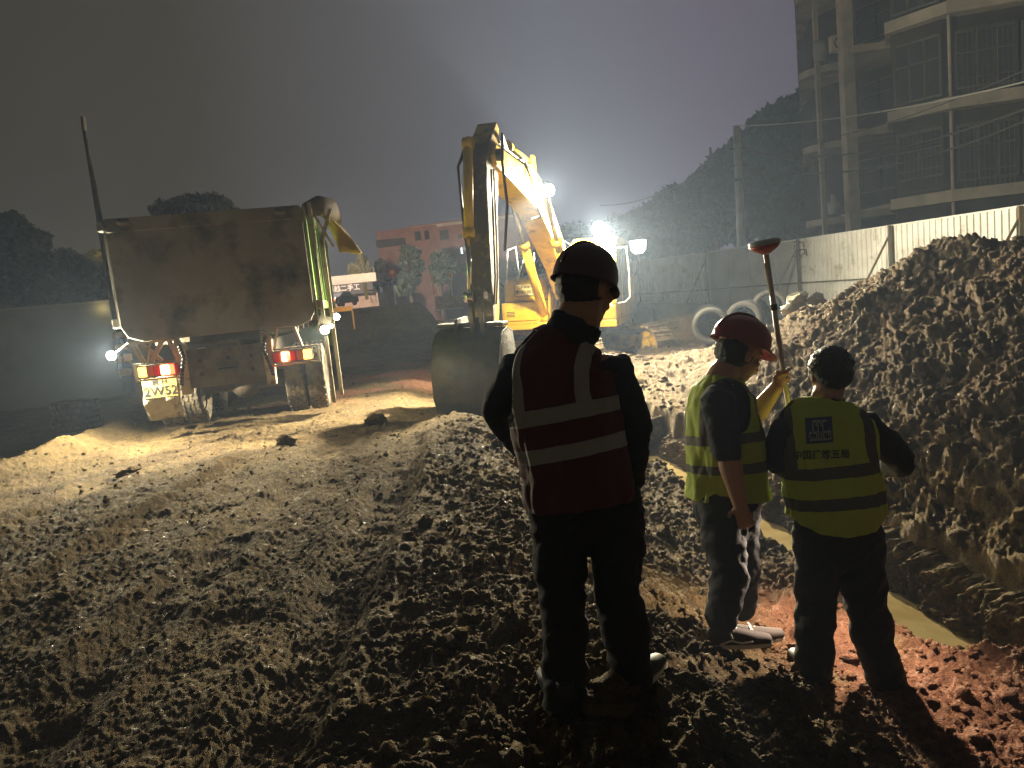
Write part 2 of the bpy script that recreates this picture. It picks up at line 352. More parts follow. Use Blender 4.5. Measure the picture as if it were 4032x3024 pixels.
# loose clods and stones: too many to count
def ico(sub):
    bm = bmesh.new(); bmesh.ops.create_icosphere(bm, subdivisions=sub, radius=1); v = np.array([q.co[:] for q in bm.verts]); f = [tuple(x.index for x in q.verts) for q in bm.faces]; bm.free(); return v, f
IV, IF = ico(2); IV3, IF3 = ico(4)
def rock_verts(V0, seed, amp=.35, fr=1.6):
    s = seed*13.7; n = fbm(V0[:, 0]*fr+s, V0[:, 1]*fr+V0[:, 2]*2.1+s, 4, .6)
    m = worley(V0[:, 0]*2+s, V0[:, 2]*2+V0[:, 1]+s)[0]
    return V0*(1+amp*n-.25*amp*m)[:, None]
K = 12500
VV = []; FF = []; off = 0
var = [rock_verts(IV, k, 1.0, 1.5) for k in range(14)]
dd = 1.6*np.exp(RNG.random(K)*math.log(13)); aa = np.radians(RNG.uniform(-44, 44, K)); cx_ = dd*np.sin(aa); cy_ = dd*np.cos(aa)
tt = cx_-xc(cy_); keep = ~((np.abs(tt) < .50) & (cy_ > 3.8)); road = (cx_ < -.6) & (tt < 0); keep &= ~(road & (RNG.random(K) > .55)); keep &= cx_ > -6.6
cx_ = cx_[keep]; cy_ = cy_[keep]; cz_ = ground_h(cx_, cy_); tt = tt[keep]
for i in range(len(cx_)):
    s = RNG.uniform(.006, .021)*(1+.09*math.hypot(cx_[i], cy_[i]))*(.6 if (cx_[i] < -.8 and tt[i] < 0) else 1)*(1.45 if tt[i] > .4 else 1)
    if RNG.random() < .03: s *= 2.1
    a = RNG.random()*6.28; ca, sa = math.cos(a), math.sin(a); q = var[i % 14]*np.array([1, RNG.uniform(.6, 1), RNG.uniform(.5, .8)])*s
    VV.append(np.stack([q[:, 0]*ca-q[:, 1]*sa+cx_[i], q[:, 0]*sa+q[:, 1]*ca+cy_[i], q[:, 2]+cz_[i]+s*.2], 1)); FF.append(np.array(IF)+off); off += len(IV)
VV = np.concatenate(VV).astype(np.float32); FF = np.concatenate(FF).astype(np.int32)
me = bpy.data.meshes.new('soil_clods'); me.vertices.add(len(VV)); me.vertices.foreach_set('co', VV.ravel()); me.loops.add(FF.size); me.loops.foreach_set('vertex_index', FF.ravel())
me.polygons.add(len(FF)); me.polygons.foreach_set('loop_start', np.arange(0, FF.size, 3, dtype=np.int32)); me.update(calc_edges=True)
t_ = VV[:, 0]-xc(VV[:, 1]); red = sst(-1.75, -1.1, t_)*sst(.3, .1, t_)*sst(5.6, 4.2, VV[:, 1])
at = me.attributes.new('clay_and_red_glow', 'FLOAT', 'POINT'); at.data.foreach_set('value', red.astype(np.float32)); me.materials.append(gm)
at = me.attributes.new('dark_soil', 'FLOAT', 'POINT'); at.data.foreach_set('value', sst(.7, 1.3, t_).astype(np.float32))
o = bpy.data.objects.new('soil_clods', me); COL.objects.link(o); o['kind'] = 'stuff'; o['label'] = 'loose clods of earth and small stones scattered over the mud'; o['category'] = 'clods'

# larger lumps one can point at
def lump(name, label, cat, px, py, d, r, seed, m, flat=.7, group=None, sink=.3):
    c = P(px, py, d); z = gz(c[0], c[1]); v = rock_verts(IV3, seed, .5, 1.2)*np.array([r, r*.8, r*flat])
    o = MB().add(v, IF3).build(name, m, None, smooth=True); o.location = (c[0], c[1], z+r*flat*(1-sink)*.6)
    o['label'] = label; o['category'] = cat
    if group: o['group'] = group
    return o
lump('earth_boulder', 'big rounded lump of earth just right of the shoulder of the man in dark red', 'earth lump', 643, 374, 11.0, .33, 3, gm, .85, sink=-.2)
lump('earth_lump', 'dark clod on the bare road a little below and right of the truck wheels', 'earth lump', 284, 422, 8.7, .11, 5, gm, .7)
lump('earth_lump', 'dark clod left of the bucket on the road', 'earth lump', 374, 402, 9.8, .14, 8, gm, .6)
lump('earth_lump', 'flat dark lump on the road edge at the left, below the truck lamp', 'earth lump', 128, 448, 7.9, .17, 9, gm, .4)
lump('earth_lump', 'small pale lump by the feet of the man in the dark red vest', 'earth lump', 613, 722, 2.75, .12, 12, gm, .6)
M['stone'] = mat('pale_stone', (.42, .39, .30), .85, col2=(.28, .25, .2), bump=.4)
lump('yellow_stone', 'yellowish flat stone lying in the spoil heap above the bare-headed man', 'stone', 837, 338, 8.2, .16, 14, mat('yellow_stone', (.42, .33, .16), .9, bump=.4), .6)
RUB = [(801, 298, .28, 'topmost pale rubble block of the little pile by the fence'), (820, 300, .25, 'pale rubble block at the right end of the little pile by the fence'), (793, 308, .25, 'pale rubble block at the left end of the little pile by the fence'), (806, 310, .26, 'pale rubble block in the middle of the little pile by the fence'), (818, 311, .22, 'lowest pale rubble block, beside the start of the spoil heap')]
for i, (x, y, r, lab) in enumerate(RUB):
    c = P(x-3, y+1, 11.9); r *= .70; v = rock_verts(IV, 20+i, .6, .9)*np.array([r, r*.8, r*.62])
    o = MB().add(v, IF).build('rubble_block', M['stone'], None); o.location = Vector(c.tolist()); o['label'] = lab; o['category'] = 'rubble'; o['group'] = 'pale rubble blocks by the fence'
# ---------------------------------------------------------------- trees
M['leaf'] = mat('dark_leaves', (.020, .027, .014), .7, col2=(.04, .048, .024), scale=.8)
M['leaf_blue'] = mat('grey_green_leaves', (.025, .045, .038), .7, col2=(.045, .07, .058), scale=.7)
M['leaf_warm'] = mat('olive_leaves', (.11, .115, .05), .6, col2=(.16, .15, .07), scale=1)
M['leaf_mid'] = mat('mid_green_leaves', (.05, .075, .05), .6, col2=(.08, .11, .08), scale=.7)
M['bark'] = mat('bark', (.09, .07, .05), .9, bump=.5)
def tree(name, label, cat, base, blobs, leaf, n=2600, ls=.24, trunk_r=.18, group=None, willow=False):
    """blobs: (dx, dy, z, r) crown clumps above the base"""
    base = np.array(base, float); t = thing(name, label, cat, base, group)
    mt = MB(); top = max(b[2] for b in blobs); zl = min(b[2]-b[3]*.5 for b in blobs)
    mt.tube([(0, 0, -.3), (.05, 0, zl*.5), (-.05, .05, zl), (0, 0, top)], [trunk_r*1.3, trunk_r, trunk_r*.8, trunk_r*.25], 8)
    for b in blobs: mt.tube([(0, 0, zl*.85), (b[0]*.5, b[1]*.5, (zl+b[2])/2), (b[0], b[1], b[2])], [trunk_r*.55, trunk_r*.35, trunk_r*.12], 6)
    mt.build('trunk', M['bark'], t, smooth=True)
    W = np.array([b[3]**2 for b in blobs]); W = W/W.sum(); ix = RNG.choice(len(blobs), n, p=W); B = np.array(blobs)[ix]
    d = RNG.normal(size=(n, 3)); d /= np.linalg.norm(d, axis=1)[:, None]
    q = (.55+.45*RNG.random(n)**.5)[:, None]*(1+.28*np.sin(d[:, :1]*7+ix[:, None])*np.cos(d[:, 2:]*6+d[:, 1:2]*5))
    c = B[:, :3]+d*q*B[:, 3:]*np.array([1, 1, .8])
    if willow: c[:, 2] -= RNG.random(n)**2*B[:, 3]*1.3
    a = RNG.normal(size=(n, 3)); a /= np.linalg.norm(a, axis=1)[:, None]; b_ = np.cross(a, RNG.normal(size=(n, 3))); b_ /= np.linalg.norm(b_, axis=1)[:, None]
    if willow: a = a*.25+np.array([0, 0, 1.])
    s = (ls*RNG.uniform(.5, 1.3, n))[:, None]
    V = np.stack([c-a*s, c+b_*s*.5, c+a*s, c-b_*s*.5], 1).reshape(-1, 3)
    me = bpy.data.meshes.new('crown'); me.from_pydata(V.tolist(), [], [(4*i, 4*i+1, 4*i+2, 4*i+3) for i in range(n)]); me.materials.append(leaf)
    o = bpy.data.objects.new('crown', me); COL.objects.link(o); o.parent = t
    return t
def blobs_px(base, L):
    """crown clumps given where they are seen: px, py, radius in px, depth"""
    return [tuple((P(x, y, d)-base).tolist())+(r*d/FPX,) for x, y, r, d in L]
def tree_px(name, label, cat, bx, d, zb, L, leaf, **kw):
    b = P(bx, 300, d); b[2] = zb; return tree(name, label, cat, b, blobs_px(b, L), leaf, **kw)
G_L = 'dark trees along the left side'
tree_px('dark_tree', 'tall black tree at the left edge of the picture behind the wall', 'tree', 6, 38, -.8, [(8, 232, 22, 38), (-14, 240, 28, 38), (22, 258, 26, 38), (0, 285, 30, 38), (35, 240, 13, 38), (38, 290, 22, 38)], M['leaf'], n=6000, group=G_L)
tree_px('dark_tree', 'lower dark bushy tree between the tall black tree and the leaning striped pole', 'tree', 70, 40, -.8, [(52, 268, 18, 40), (68, 262, 14, 40), (84, 275, 20, 40), (60, 292, 24, 40), (95, 292, 18, 40)], M['leaf'], n=6000, group=G_L)
tree_px('dark_tree', 'dark tree with yellow lamplight in its top just left of the leaning striped pole', 'tree', 104, 46, -.8, [(100, 262, 12, 46), (110, 275, 14, 46), (112, 295, 14, 46), (96, 256, 7, 46)], M['leaf'], n=3500, group=G_L)
tree_px('dark_tree', 'dark rounded tree showing above the top edge of the truck body', 'tree', 195, 45, 0, [(170, 214, 17, 45), (190, 209, 16, 45), (214, 208, 17, 45), (226, 214, 11, 45), (196, 232, 26, 45), (250, 218, 7, 45), (268, 217, 8, 45)], M['leaf'], n=6000, group=G_L)
tree_px('willow_tree', 'pale drooping tree left of the red brick building', 'tree', 362, 52, 0, [(362, 260, 6, 52), (357, 270, 8, 52), (366, 274, 8, 52), (361, 284, 9, 52)], M['leaf_warm'], n=2600, ls=.28, willow=True)
tree_px('narrow_tree', 'narrow dark tree between the drooping tree and the red building corner', 'tree', 379, 54, 0, [(380, 264, 4.5, 54), (380, 272, 5, 54), (381, 280, 6, 54)], M['leaf'], n=1400, ls=.22)
tree_px('green_tree', 'taller green tree in front of the middle of the red building', 'tree', 412, 52, 0, [(406, 250, 5, 52), (414, 253, 6, 52), (406, 262, 7, 52), (417, 266, 7, 52), (410, 278, 10, 52), (405, 288, 9, 52)], M['leaf_mid'], n=2800, ls=.25, group='trees before the red building')
tree_px('green_tree', 'lower rounded green tree before the right half of the red building', 'tree', 442, 52, 0, [(436, 257, 5, 52), (447, 261, 7, 52), (437, 268, 7, 52), (451, 268, 7, 52), (441, 277, 8, 52)], M['leaf_mid'], n=2400, ls=.25, group='trees before the red building')
G_R = 'trees beyond the corrugated fence'
tree_px('big_tree', 'big leafy tree touching the left side of the concrete apartment block', 'tree', 790, 42, -.2, [(800, 112, 22, 42), (775, 130, 26, 42), (765, 165, 34, 42), (800, 165, 30, 42), (760, 205, 36, 42), (795, 215, 34, 42), (750, 142, 14, 42), (815, 190, 26, 42)], M['leaf_blue'], n=14000, ls=.38, trunk_r=.3, group=G_R)
tree_px('big_tree', 'leafy tree directly behind the white utility pole', 'tree', 720, 40, -.2, [(728, 165, 18, 40), (715, 190, 28, 40), (735, 215, 28, 40), (705, 225, 28, 40), (735, 148, 8, 40), (690, 200, 16, 40)], M['leaf_blue'], n=9000, ls=.36, trunk_r=.25, group=G_R)
tree_px('big_tree', 'low dark tree mass right of the lit street lamp', 'tree', 670, 44, -.2, [(672, 206, 20, 44), (655, 222, 22, 44), (680, 235, 24, 44), (640, 225, 16, 44), (620, 228, 14, 44), (650, 245, 20, 44)], M['leaf_blue'], n=8000, ls=.36, trunk_r=.25, group=G_R)
tree_px('big_tree', 'dark tree mass behind the excavator boom', 'tree', 555, 46, -.2, [(552, 258, 18, 46), (575, 240, 18, 46), (530, 268, 14, 46), (600, 236, 14, 46), (560, 275, 20, 46)], M['leaf_blue'], n=5000, ls=.36, trunk_r=.2, group=G_R)

# ---------------------------------------------------------------- corrugated fence
FP = [(-.3, 36.0), (3.2, 33.4), (5.43, 29.1), (7.1, 25.5), (8.79, 21.85), (9.7, 18.4), (10.55, 15.0), (11.2, 11.5), (11.8, 8.0), (12.3, 4.0)]
M['sheet'] = mat('grey_white_sheet_metal', (.68, .68, .64), .45, 0, col2=(.56, .55, .51), scale=1.2, mud=(.25, .22, .17), mudlo=.55, mudhi=.75)
M['sheet_cream'] = mat('cream_sheet_metal', (.62, .54, .34), .5, col2=(.55, .48, .31), scale=1.2, mud=(.3, .25, .17), mudlo=.6, mudhi=.8)
M['sheet_flat'] = mat('flat_grey_board', (.50, .50, .48), .7, col2=(.40, .40, .38), scale=1.5)
M['steel_post'] = mat('rusty_green_steel', (.13, .14, .11), .6, .3, col2=(.15, .09, .05))
fence = thing('corrugated_fence', 'long corrugated metal site fence behind the pipes and the spoil heap', 'fence', (FP[4][0], FP[4][1], -.1))
fo = np.array(fence.location)
def panel(a, b, m, corr, z0=-.4, z1=2.3):
    a = np.array(a); b = np.array(b); L = np.linalg.norm(b-a); d = (b-a)/L; n = np.array([-d[1], d[0]]); n = n if n@(-a) > 0 else -n
    pts = []; s = 0; prof = [(0, 0), (.07, 0), (.085, .03), (.115, .03), (.13, 0)] if corr else [(0, 0), (.9, 0), (.905, .012), (.93, .012), (.935, 0)]
    per = .17 if corr else 1.0
    while s < L-.01:
        for u, h in prof:
            if s+u < L: pts.append((s+u, h))
        s += per
    pts.append((L, 0)); V = []
    for u, h in pts: q = a+d*u+n*h; V += [(*q, z0), (*q, z1)]
    k = len(pts); mbk = MB().add(V, [(2*i, 2*i+2, 2*i+3, 2*i+1) for i in range(k-1)]); return mbk
kinds = ['sheet', 'sheet', 'sheet', 'sheet_flat', 'sheet', 'sheet', 'sheet_cream', 'sheet', 'sheet']
for i in range(len(FP)-1):
    a, b = np.array(FP[i], float), np.array(FP[i+1], float); mid = (a+b)/2; d = (b-a)/np.linalg.norm(b-a); n = np.array([-d[1], d[0]]); n = n if n@(-a) > 0 else -n
    o = panel(a+d*.004, b-d*.004, M[kinds[i]], kinds[i] != 'sheet_flat').build('fence_panel', M[kinds[i]], fence, fo)
    sol = o.modifiers.new('thickness', 'SOLIDIFY'); sol.thickness = .006
    if kinds[i] == 'sheet_cream': o['label'] = 'cream coloured fence panel'
    if kinds[i] == 'sheet_flat': o['label'] = 'flat grey fence panel without ribs'
    q = a+n*.10; MB().beam((*q, -.4), (*q, 2.32), .07, .07).build('fence_post', M['steel_post'], fence, fo)
    MB().beam((*(a+n*.055), 1.05), (*(b+n*.055), 1.05), .05, .04).build('fence_rail', M['steel_post'], fence, fo)
    MB().beam((*a, 2.31), (*b, 2.31), .05, .04).build('top_rail', M['white_steel'], fence, fo)
    q2 = a+n*1.15; MB().beam((*q, 2.1), (*(q2-d*.5), -.1), .045, .045).build('fence_brace', M['steel_post'], fence, fo)
# painted mark on the fence: strokes of dark red paint
gp = MB(); a = np.array(FP[4]); b = np.array(FP[3]); 
M['paint_red'] = mat('faded_red_paint', (.16, .07, .06), .8)
def fpt(px, py):
    v = P(px, py, 1)-_C; 
    a_ = np.array(FP[4], float); d_ = np.array(FP[5], float)-a_; n_ = np.array([-d_[1], d_[0]]); n_ = n_/np.linalg.norm(n_); n_ = n_ if n_@(-a_) > 0 else -n_
    t = ((a_+n_*.045)@n_)/(v[:2]@n_); return _C+v*t
for S in ([(793, 242), (803, 242), (803.5, 247)], [(795, 245), (794, 249), (797, 251), (795, 254)], [(799, 249), (799, 257)], [(800, 250), (804, 249), (805, 253), (801, 255), (802, 258)], [(806, 249), (806.5, 256)], [(794, 257), (797, 255)]):
    gp.tube([fpt(*q) for q in S], .018, 6)
gp.build('painted_mark', M['paint_red'], fence, fo)

# ---------------------------------------------------------------- concrete pipes by the fence
def pipe(name, label, c, axis, ro, ri, L, group='concrete pipes by the fence'):
    c = np.array(c, float); a = norm(axis); o = MB().ring((0, 0, 0), a*L, ro, ri, 32).ring(-a*.03, a*.09, ro*1.06, ri*1.02, 32).build(name, M['conc'], None, smooth=35*math.pi/180)
    o.location = Vector(c.tolist()); o['label'] = label; o['category'] = 'pipe'; o['group'] = group; return o
pipe('concrete_pipe', 'concrete pipe with its round mouth directly above the bright red hard hat', P(711, 326, 16.5), (.25, 1, .02), .39, .29, 2.2)
pipe('concrete_pipe', 'concrete pipe with its mouth just left of the rod, slightly higher than its left neighbour', P(744, 319, 17.0), (.45, 1, 0), .39, .27, 2.2)
pipe('concrete_pipe', 'dark pipe lying highest in the heap of pipes, behind the surveying rod', P(770, 308, 17.6), (.30, 1, .0), .40, .31, 1.8)
pipe('concrete_pipe', 'big broken concrete pipe lying between the crawler track and the round pipe mouths', P(643, 322, 19.0), (1.0, .35, -.10), .50, .41, 1.6)
bb = P(735, 338, 18.5)
o = MB().add(rock_verts(IV3, 44, .35, .8)*np.array([2.6, 1.2, .75]), IF3).build('earth_bank', gm, None, smooth=True); o.location = (bb[0], bb[1], -.05); o['label'] = 'low dark bank of earth under the pile of concrete pipes'; o['category'] = 'earth bank'

# ---------------------------------------------------------------- poles, wires, street lamp
M['pole'] = mat('pale_concrete_pole', (.42, .42, .40), .8, col2=(.33, .33, .31), scale=2)
M['pole_dark'] = mat('weathered_pole', (.15, .13, .11), .85, col2=(.1, .09, .075))
M['wire'] = mat('black_cable', (.05, .05, .05), .6)
M['wire_pale'] = mat('grey_cable', (.30, .30, .29), .6)
pt = P(736.5, 126, 28); pb = np.array([9.2, 28.6, -.4]); p0 = thing('utility_pole', 'pale concrete utility pole standing behind the fence right of the street lamp', 'utility pole', pb)
MB().tube([(0, 0, 0), tuple(pt-pb)], [.19, .13], 16).build('pole', M['pole'], p0, smooth=True)
for z in (.80, .885): q = (pt-pb)*z; MB().beam(q-np.array([.35, 0, 0]), q+np.array([.35, 0, 0]), .06, .08).build('crossarm', M['dark_metal'], p0)
MB().ring((pt-pb)*.72, (pt-pb)*.735, .17, .12, 16).build('pole_band', M['dark_metal'], p0)
lt = P(84.5, 131, 15.5); lb = P(122.5, 352, 14.0); lb = lb+(lb-lt)*.18
p1 = thing('utility_pole', 'dark leaning pole with a black and yellow striped foot left of the truck', 'utility pole', lb)
MB().tube([(0, 0, 0), tuple(lt-lb)], [.095, .04], 14).build('pole', M['pole_dark'], p1, smooth=True)
M['stripe_y'] = mat('yellow_stripe_paint', (.75, .42, .04), .5); M['stripe_k'] = mat('black_stripe_paint', (.02, .02, .02), .5)
L_ = np.linalg.norm(lt-lb); du = (lt-lb)/L_
for i in range(7):
    s0 = .16*L_/1.18-.42+.13*i
    MB().tube([du*s0, du*(s0+.127)], [.115, .115], 16).build('stripe_band', M['stripe_y' if i % 2 == 0 else 'stripe_k'], p1)
c0 = P(83, 117, 15.5)-lb; MB().cyl(lt-lb, c0, .05, 10).build('pole_cap', M['pole_dark'], p1)
def cable(a, b, sag, r, label, m='wire', group=None):
    a, b = np.array(a, float), np.array(b, float); pts = [a+(b-a)*t-np.array([0, 0, sag*4*t*(1-t)]) for t in np.linspace(0, 1, 22)]
    o = MB().tube(pts, r, 6).build('overhead_cable', M[m], None, a); o['label'] = label; o['category'] = 'cable'
    if group: o['group'] = group
    return o
GC = 'overhead cables at the right'
cable(pt, P(1040, 78, 18), .25, .022, 'thin pale cable from the top of the pale pole up across the concrete block', 'wire_pale', GC)
cable(pt*.9+pb*.1+np.array([0, 0, -.1]), P(1040, 63, 18), .5, .015, 'thin dark cable running above the pale one towards the upper right', 'wire', GC)
cable((pt-pb)*.885+pb, P(1040, 103, 19), .7, .035, 'thick sagging cable crossing the front of the block above its second floor slab', 'wire', GC)
cable((pt-pb)*.80+pb, P(1045, 112, 19), .8, .03, 'sagging cable just below the thick one on the front of the block', 'wire', GC)
cable((pt-pb)*.885+pb, P(600, 205, 45), .6, .03, 'dark cable running left from the pale pole over the trees', 'wire', GC)
cable((pt-pb)*.80+pb, P(590, 222, 45), .7, .03, 'lower dark cable running left from the pale pole towards the street lamp', 'wire', GC)
sl = P(638, 246, 30); sb = np.array([sl[0], sl[1], -.3]); t = thing('street_lamp', 'lit white street lamp on a thin post behind the fence right of the excavator cab', 'street lamp', sb)
MB().tube([(0, 0, 0), tuple(sl-sb-np.array([0, 0, .3]))], [.06, .04], 12).build('post', M['dark_metal'], t)
hh = sl-sb; MB().tube([hh+np.array([0, 0, -.30]), hh+np.array([0, 0, -.15]), hh+np.array([0, 0, .22])], [.16, .30, .34], 20).build('lamp_glass', lamp_mat('street_lamp_glass', (1, .98, .9), 5), t, smooth=True)
MB().tube([hh+np.array([0, 0, .222]), hh+np.array([0, 0, .30])], [.37, .20], 20).build('lamp_cap', M['dark_metal'], t)
def light(name, loc, energy, color, radius=.05, parent=None, spot=None, target=None, blend=.5):
    l = bpy.data.lights.new(name, 'SPOT' if spot else 'POINT'); l.energy = energy; l.color = color; l.shadow_soft_size = radius
    o = bpy.data.objects.new(name, l); COL.objects.link(o); o.location = Vector([float(q) for q in loc])
    if spot: l.spot_size = R_(spot); l.spot_blend = blend; o.rotation_euler = (Vector([float(q) for q in target])-o.location).to_track_quat('-Z', 'Y').to_euler()
    return o
light('street_light', sl+np.array([0, -.5, 0]), 70, (1, .97, .9), .25)

# ---------------------------------------------------------------- concrete apartment block
M['slab'] = mat('bare_concrete_edge', (.60, .54, .44), .85, col2=(.44, .41, .35), scale=1)
M['dark_wall'] = mat('dark_grey_wall', (.075, .075, .07), .9, col2=(.055, .055, .052), scale=.7)  # dark grey base for walls, boards and window surrounds
M['win'] = mat('dark_window_glass', (.05, .06, .065), .15, spec=.8)
M['frame'] = mat('grey_window_frame', (.15, .15, .145), .5)
B0 = P(850, 215, 28); bl = thing('apartment_block', 'bare concrete apartment block with floor slabs, columns and window cages at the upper right', 'building', (B0[0], B0[1], -.2)); bo = np.array(bl.location)
FZ = [.35, 3.35, 6.35, 9.35, 12.35, 15.35]
A_ = P(821, 150, 30)[:2]; B_ = P(850, 150, 28)[:2]; C_ = P(921, 100, 27.4)[:2]; D_ = P(891, 100, 26.0)[:2]; E_ = P(944, 70, 24.6)[:2]; F_ = P(1100, 60, 23.5)[:2]
A2 = A_+np.array([2.5, 8.0]); F2 = F_+np.array([6, 8.0])
for z in FZ[1:]:
    # left balcony slab, rounded outer corner
    ca_ = A_+np.array([.95, .95]); arc = [tuple(ca_+1.30*np.array([math.cos(q), math.sin(q)])) for q in np.radians(np.linspace(180, 258, 9))]
    poly = [tuple(A2)]+arc+[tuple(B_+np.array([-.1, -.35])), tuple(C_+np.array([0, -.2])), tuple(C_+np.array([.5, 6]))]
    MB().prism(poly, (0, 0, z), (1, 0, 0), (0, 1, 0), (0, 0, 1), -.26, .0).build('floor_slab', M['slab'], bl, bo)
    poly = [tuple(C_+np.array([-1.1, .25])), tuple(D_+np.array([-.2, -.1])), tuple(E_+np.array([-.1, -.4])), tuple(F_+np.array([0, -.4])), tuple(F2), tuple(C_+np.array([-1.1, 6]))]
    MB().prism(poly, (0, 0, z+.12), (1, 0, 0), (0, 1, 0), (0, 0, 1), -.30, .08).build('floor_slab', M['slab'], bl, bo)
for q, s in ((A_, .16), (B_, .42)):
    MB().box((q[0], q[1], 7.5), (s, s, 15.4)).build('column', M['slab'], bl, bo)
# walls behind
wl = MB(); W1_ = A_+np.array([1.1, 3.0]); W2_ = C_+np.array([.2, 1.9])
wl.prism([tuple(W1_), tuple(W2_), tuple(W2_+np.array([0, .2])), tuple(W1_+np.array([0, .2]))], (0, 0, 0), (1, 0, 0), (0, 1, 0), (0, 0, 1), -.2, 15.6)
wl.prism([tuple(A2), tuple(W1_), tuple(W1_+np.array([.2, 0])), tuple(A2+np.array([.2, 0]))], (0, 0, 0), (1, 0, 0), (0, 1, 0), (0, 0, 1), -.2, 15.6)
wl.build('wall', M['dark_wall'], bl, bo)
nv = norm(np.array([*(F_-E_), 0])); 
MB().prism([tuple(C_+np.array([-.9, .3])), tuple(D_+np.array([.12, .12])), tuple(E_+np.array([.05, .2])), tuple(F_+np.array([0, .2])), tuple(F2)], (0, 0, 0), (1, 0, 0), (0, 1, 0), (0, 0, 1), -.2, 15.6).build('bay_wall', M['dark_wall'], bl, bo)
def facade_window(a, b, z0, z1, nx, bars=0):
    a = np.array(a); b = np.array(b); L = np.linalg.norm(b-a); d = (b-a)/L; n = np.array([d[1], -d[0]])
    f = MB(); A3 = lambda u, z, k=.0: np.array([*(a+d*u+n*k), z])
    for i in range(nx+1): f.beam(A3(L*i/nx, z0), A3(L*i/nx, z1), .07, .07)
    f.beam(A3(0, z0+.035), A3(L, z0+.035), .06, .07); f.beam(A3(0, z1-.035), A3(L, z1-.035), .06, .07); f.beam(A3(0, z0+(z1-z0)*.62), A3(L, z0+(z1-z0)*.62), .06, .05)
    fr = f.build('window', M['frame'], bl, bo); 
    g = MB().beam(A3(.04, (z0+z1)/2, -.02), A3(L-.04, (z0+z1)/2, -.02), .02, z1-z0-.1); g.build('pane', M['win'], fr, bo)
    if bars:
        k = MB(); m_ = int(L/.14)
        for i in range(1, m_): k.cyl(A3(L*i/m_, z0-.45, .16), A3(L*i/m_, z1+.05, .16), .012, 5)
        for z in (z0-.42, z0+.3, z0+1.1, z1): k.beam(A3(0, z, .16), A3(L, z, .16), .025, .025)
        k.build('window_bars', M['frame'], fr, bo)
for k, z in enumerate(FZ[:-1]):
    if z < 1: continue
    dE = norm(E_-D_)
    facade_window(D_+dE*.15+np.array([0, -.02]), E_-dE*.12+np.array([0, -.02]), z+.35 if k > 1 else z+.75, z+2.35, 3 if k > 1 else 2, k == 1)
    dF = norm(F_-E_)
    for j in range(3):
        facade_window(E_+dF*(.35+j*1.95)+np.array([0, -.02]), E_+dF*(2.1+j*1.95)+np.array([0, -.02]), z+.45, z+2.3, 3, k <= 2)
    facade_window(W1_+norm(W2_-W1_)*2.2+np.array([0, -.05]), W1_+norm(W2_-W1_)*4.0+np.array([0, -.05]), z+.9, z+2.3, 2)
# pipes and clutter
for q in ((E_+np.array([.1, -.15])), (E_+norm(F_-E_)*3.1+np.array([0, -.2]))): MB().cyl((*q, .3), (*q, 15), .05, 8).build('drain_pipe', M['slab'], bl, bo)
def ac_unit(px, py, d, label):
    c = P(px, py, d); z = min(FZ, key=lambda q: abs(q+.3-c[2])); t = thing('air_conditioner', label, 'air conditioner', (c[0], c[1], z), 'clutter on the balconies')
    MB().box((0, 0, .30), (.8, .3, .58)).build('casing', M['slab'], t, bevel=.02); MB().ring((-.1, -.165, .30), (-.1, -.15, .30), .22, .17, 18).build('fan_grille', M['dark_metal'], t)
ac_unit(841, 52, 27.9, 'pale air conditioner box on the upper balcony slab beside the thick column')
c = P(820, 55, 28.9); o = MB().tube([(0, 0, 0), (0, 0, .35), (0, 0, .72)], [.22, .26, .24], 16).build('storage_barrel', M['pole'], None, smooth=True); o.location = (c[0], c[1], FZ[3]); o['label'] = 'grey barrel standing on the upper balcony left of the air conditioner'; o['category'] = 'barrel'; o['group'] = 'clutter on the balconies'
c = P(834, 209, 28.3); o = MB().tube([(0, 0, 0), (0, 0, .4), (0, 0, .5), (0, 0, .75)], [.20, .22, .12, .10], 14).build('storage_jar', M['pole'], None, smooth=True); o.location = (c[0], c[1], FZ[1]); o['label'] = 'jar standing on the lowest balcony slab left of the thick column'; o['category'] = 'jar'; o['group'] = 'clutter on the balconies'

# ---------------------------------------------------------------- far background in the middle
M['brick'] = mat('red_brick_wall', (.30, .175, .14), .85, col2=(.24, .14, .115), scale=1.5)
RD = 62
R0 = P(428, 300, RD); ra_ = P(384, 300, RD)[:2]; rb_ = P(505, 295, RD-2)[:2]
t = thing('red_building', 'four storey red brick building with dark windows far behind the bucket', 'building', (R0[0], R0[1], -.1)); ro = np.array(t.location)
d = norm(np.array([*(rb_-ra_), 0]))[:2]; n = np.array([-d[1], d[0]]); pm = P(414, 300, RD)[:2]
def onf(px, py):
    v = P(px, py, 1)-_C; return _C+v*((ra_@n)/(v[:2]@n))
zt0 = onf(390, 230)[2]; zt1 = onf(430, 223)[2]
MB().prism([tuple(ra_), tuple(rb_+d*3), tuple(rb_+d*3+n*10), tuple(ra_+n*10)], (0, 0, 0), (1, 0, 0), (0, 1, 0), (0, 0, 1), -.1, zt0).build('wall', M['brick'], t, ro)
MB().prism([tuple(pm), tuple(rb_+d*3), tuple(rb_+d*3+n*10), tuple(pm+n*10)], (0, 0, 0), (1, 0, 0), (0, 1, 0), (0, 0, 1), zt0, zt1).build('parapet', M['brick'], t, ro)
MB().prism([tuple(pm-n*.35-d*.1), tuple(rb_+d*3-n*.35), tuple(rb_+d*3-n*.003), tuple(pm-n*.003)], (0, 0, 0), (1, 0, 0), (0, 1, 0), (0, 0, 1), zt0-.2, zt0+.03).build('cornice', M['slab'], t, ro)
zb = onf(395, 246)[2]; zb2 = onf(395, 239)[2]
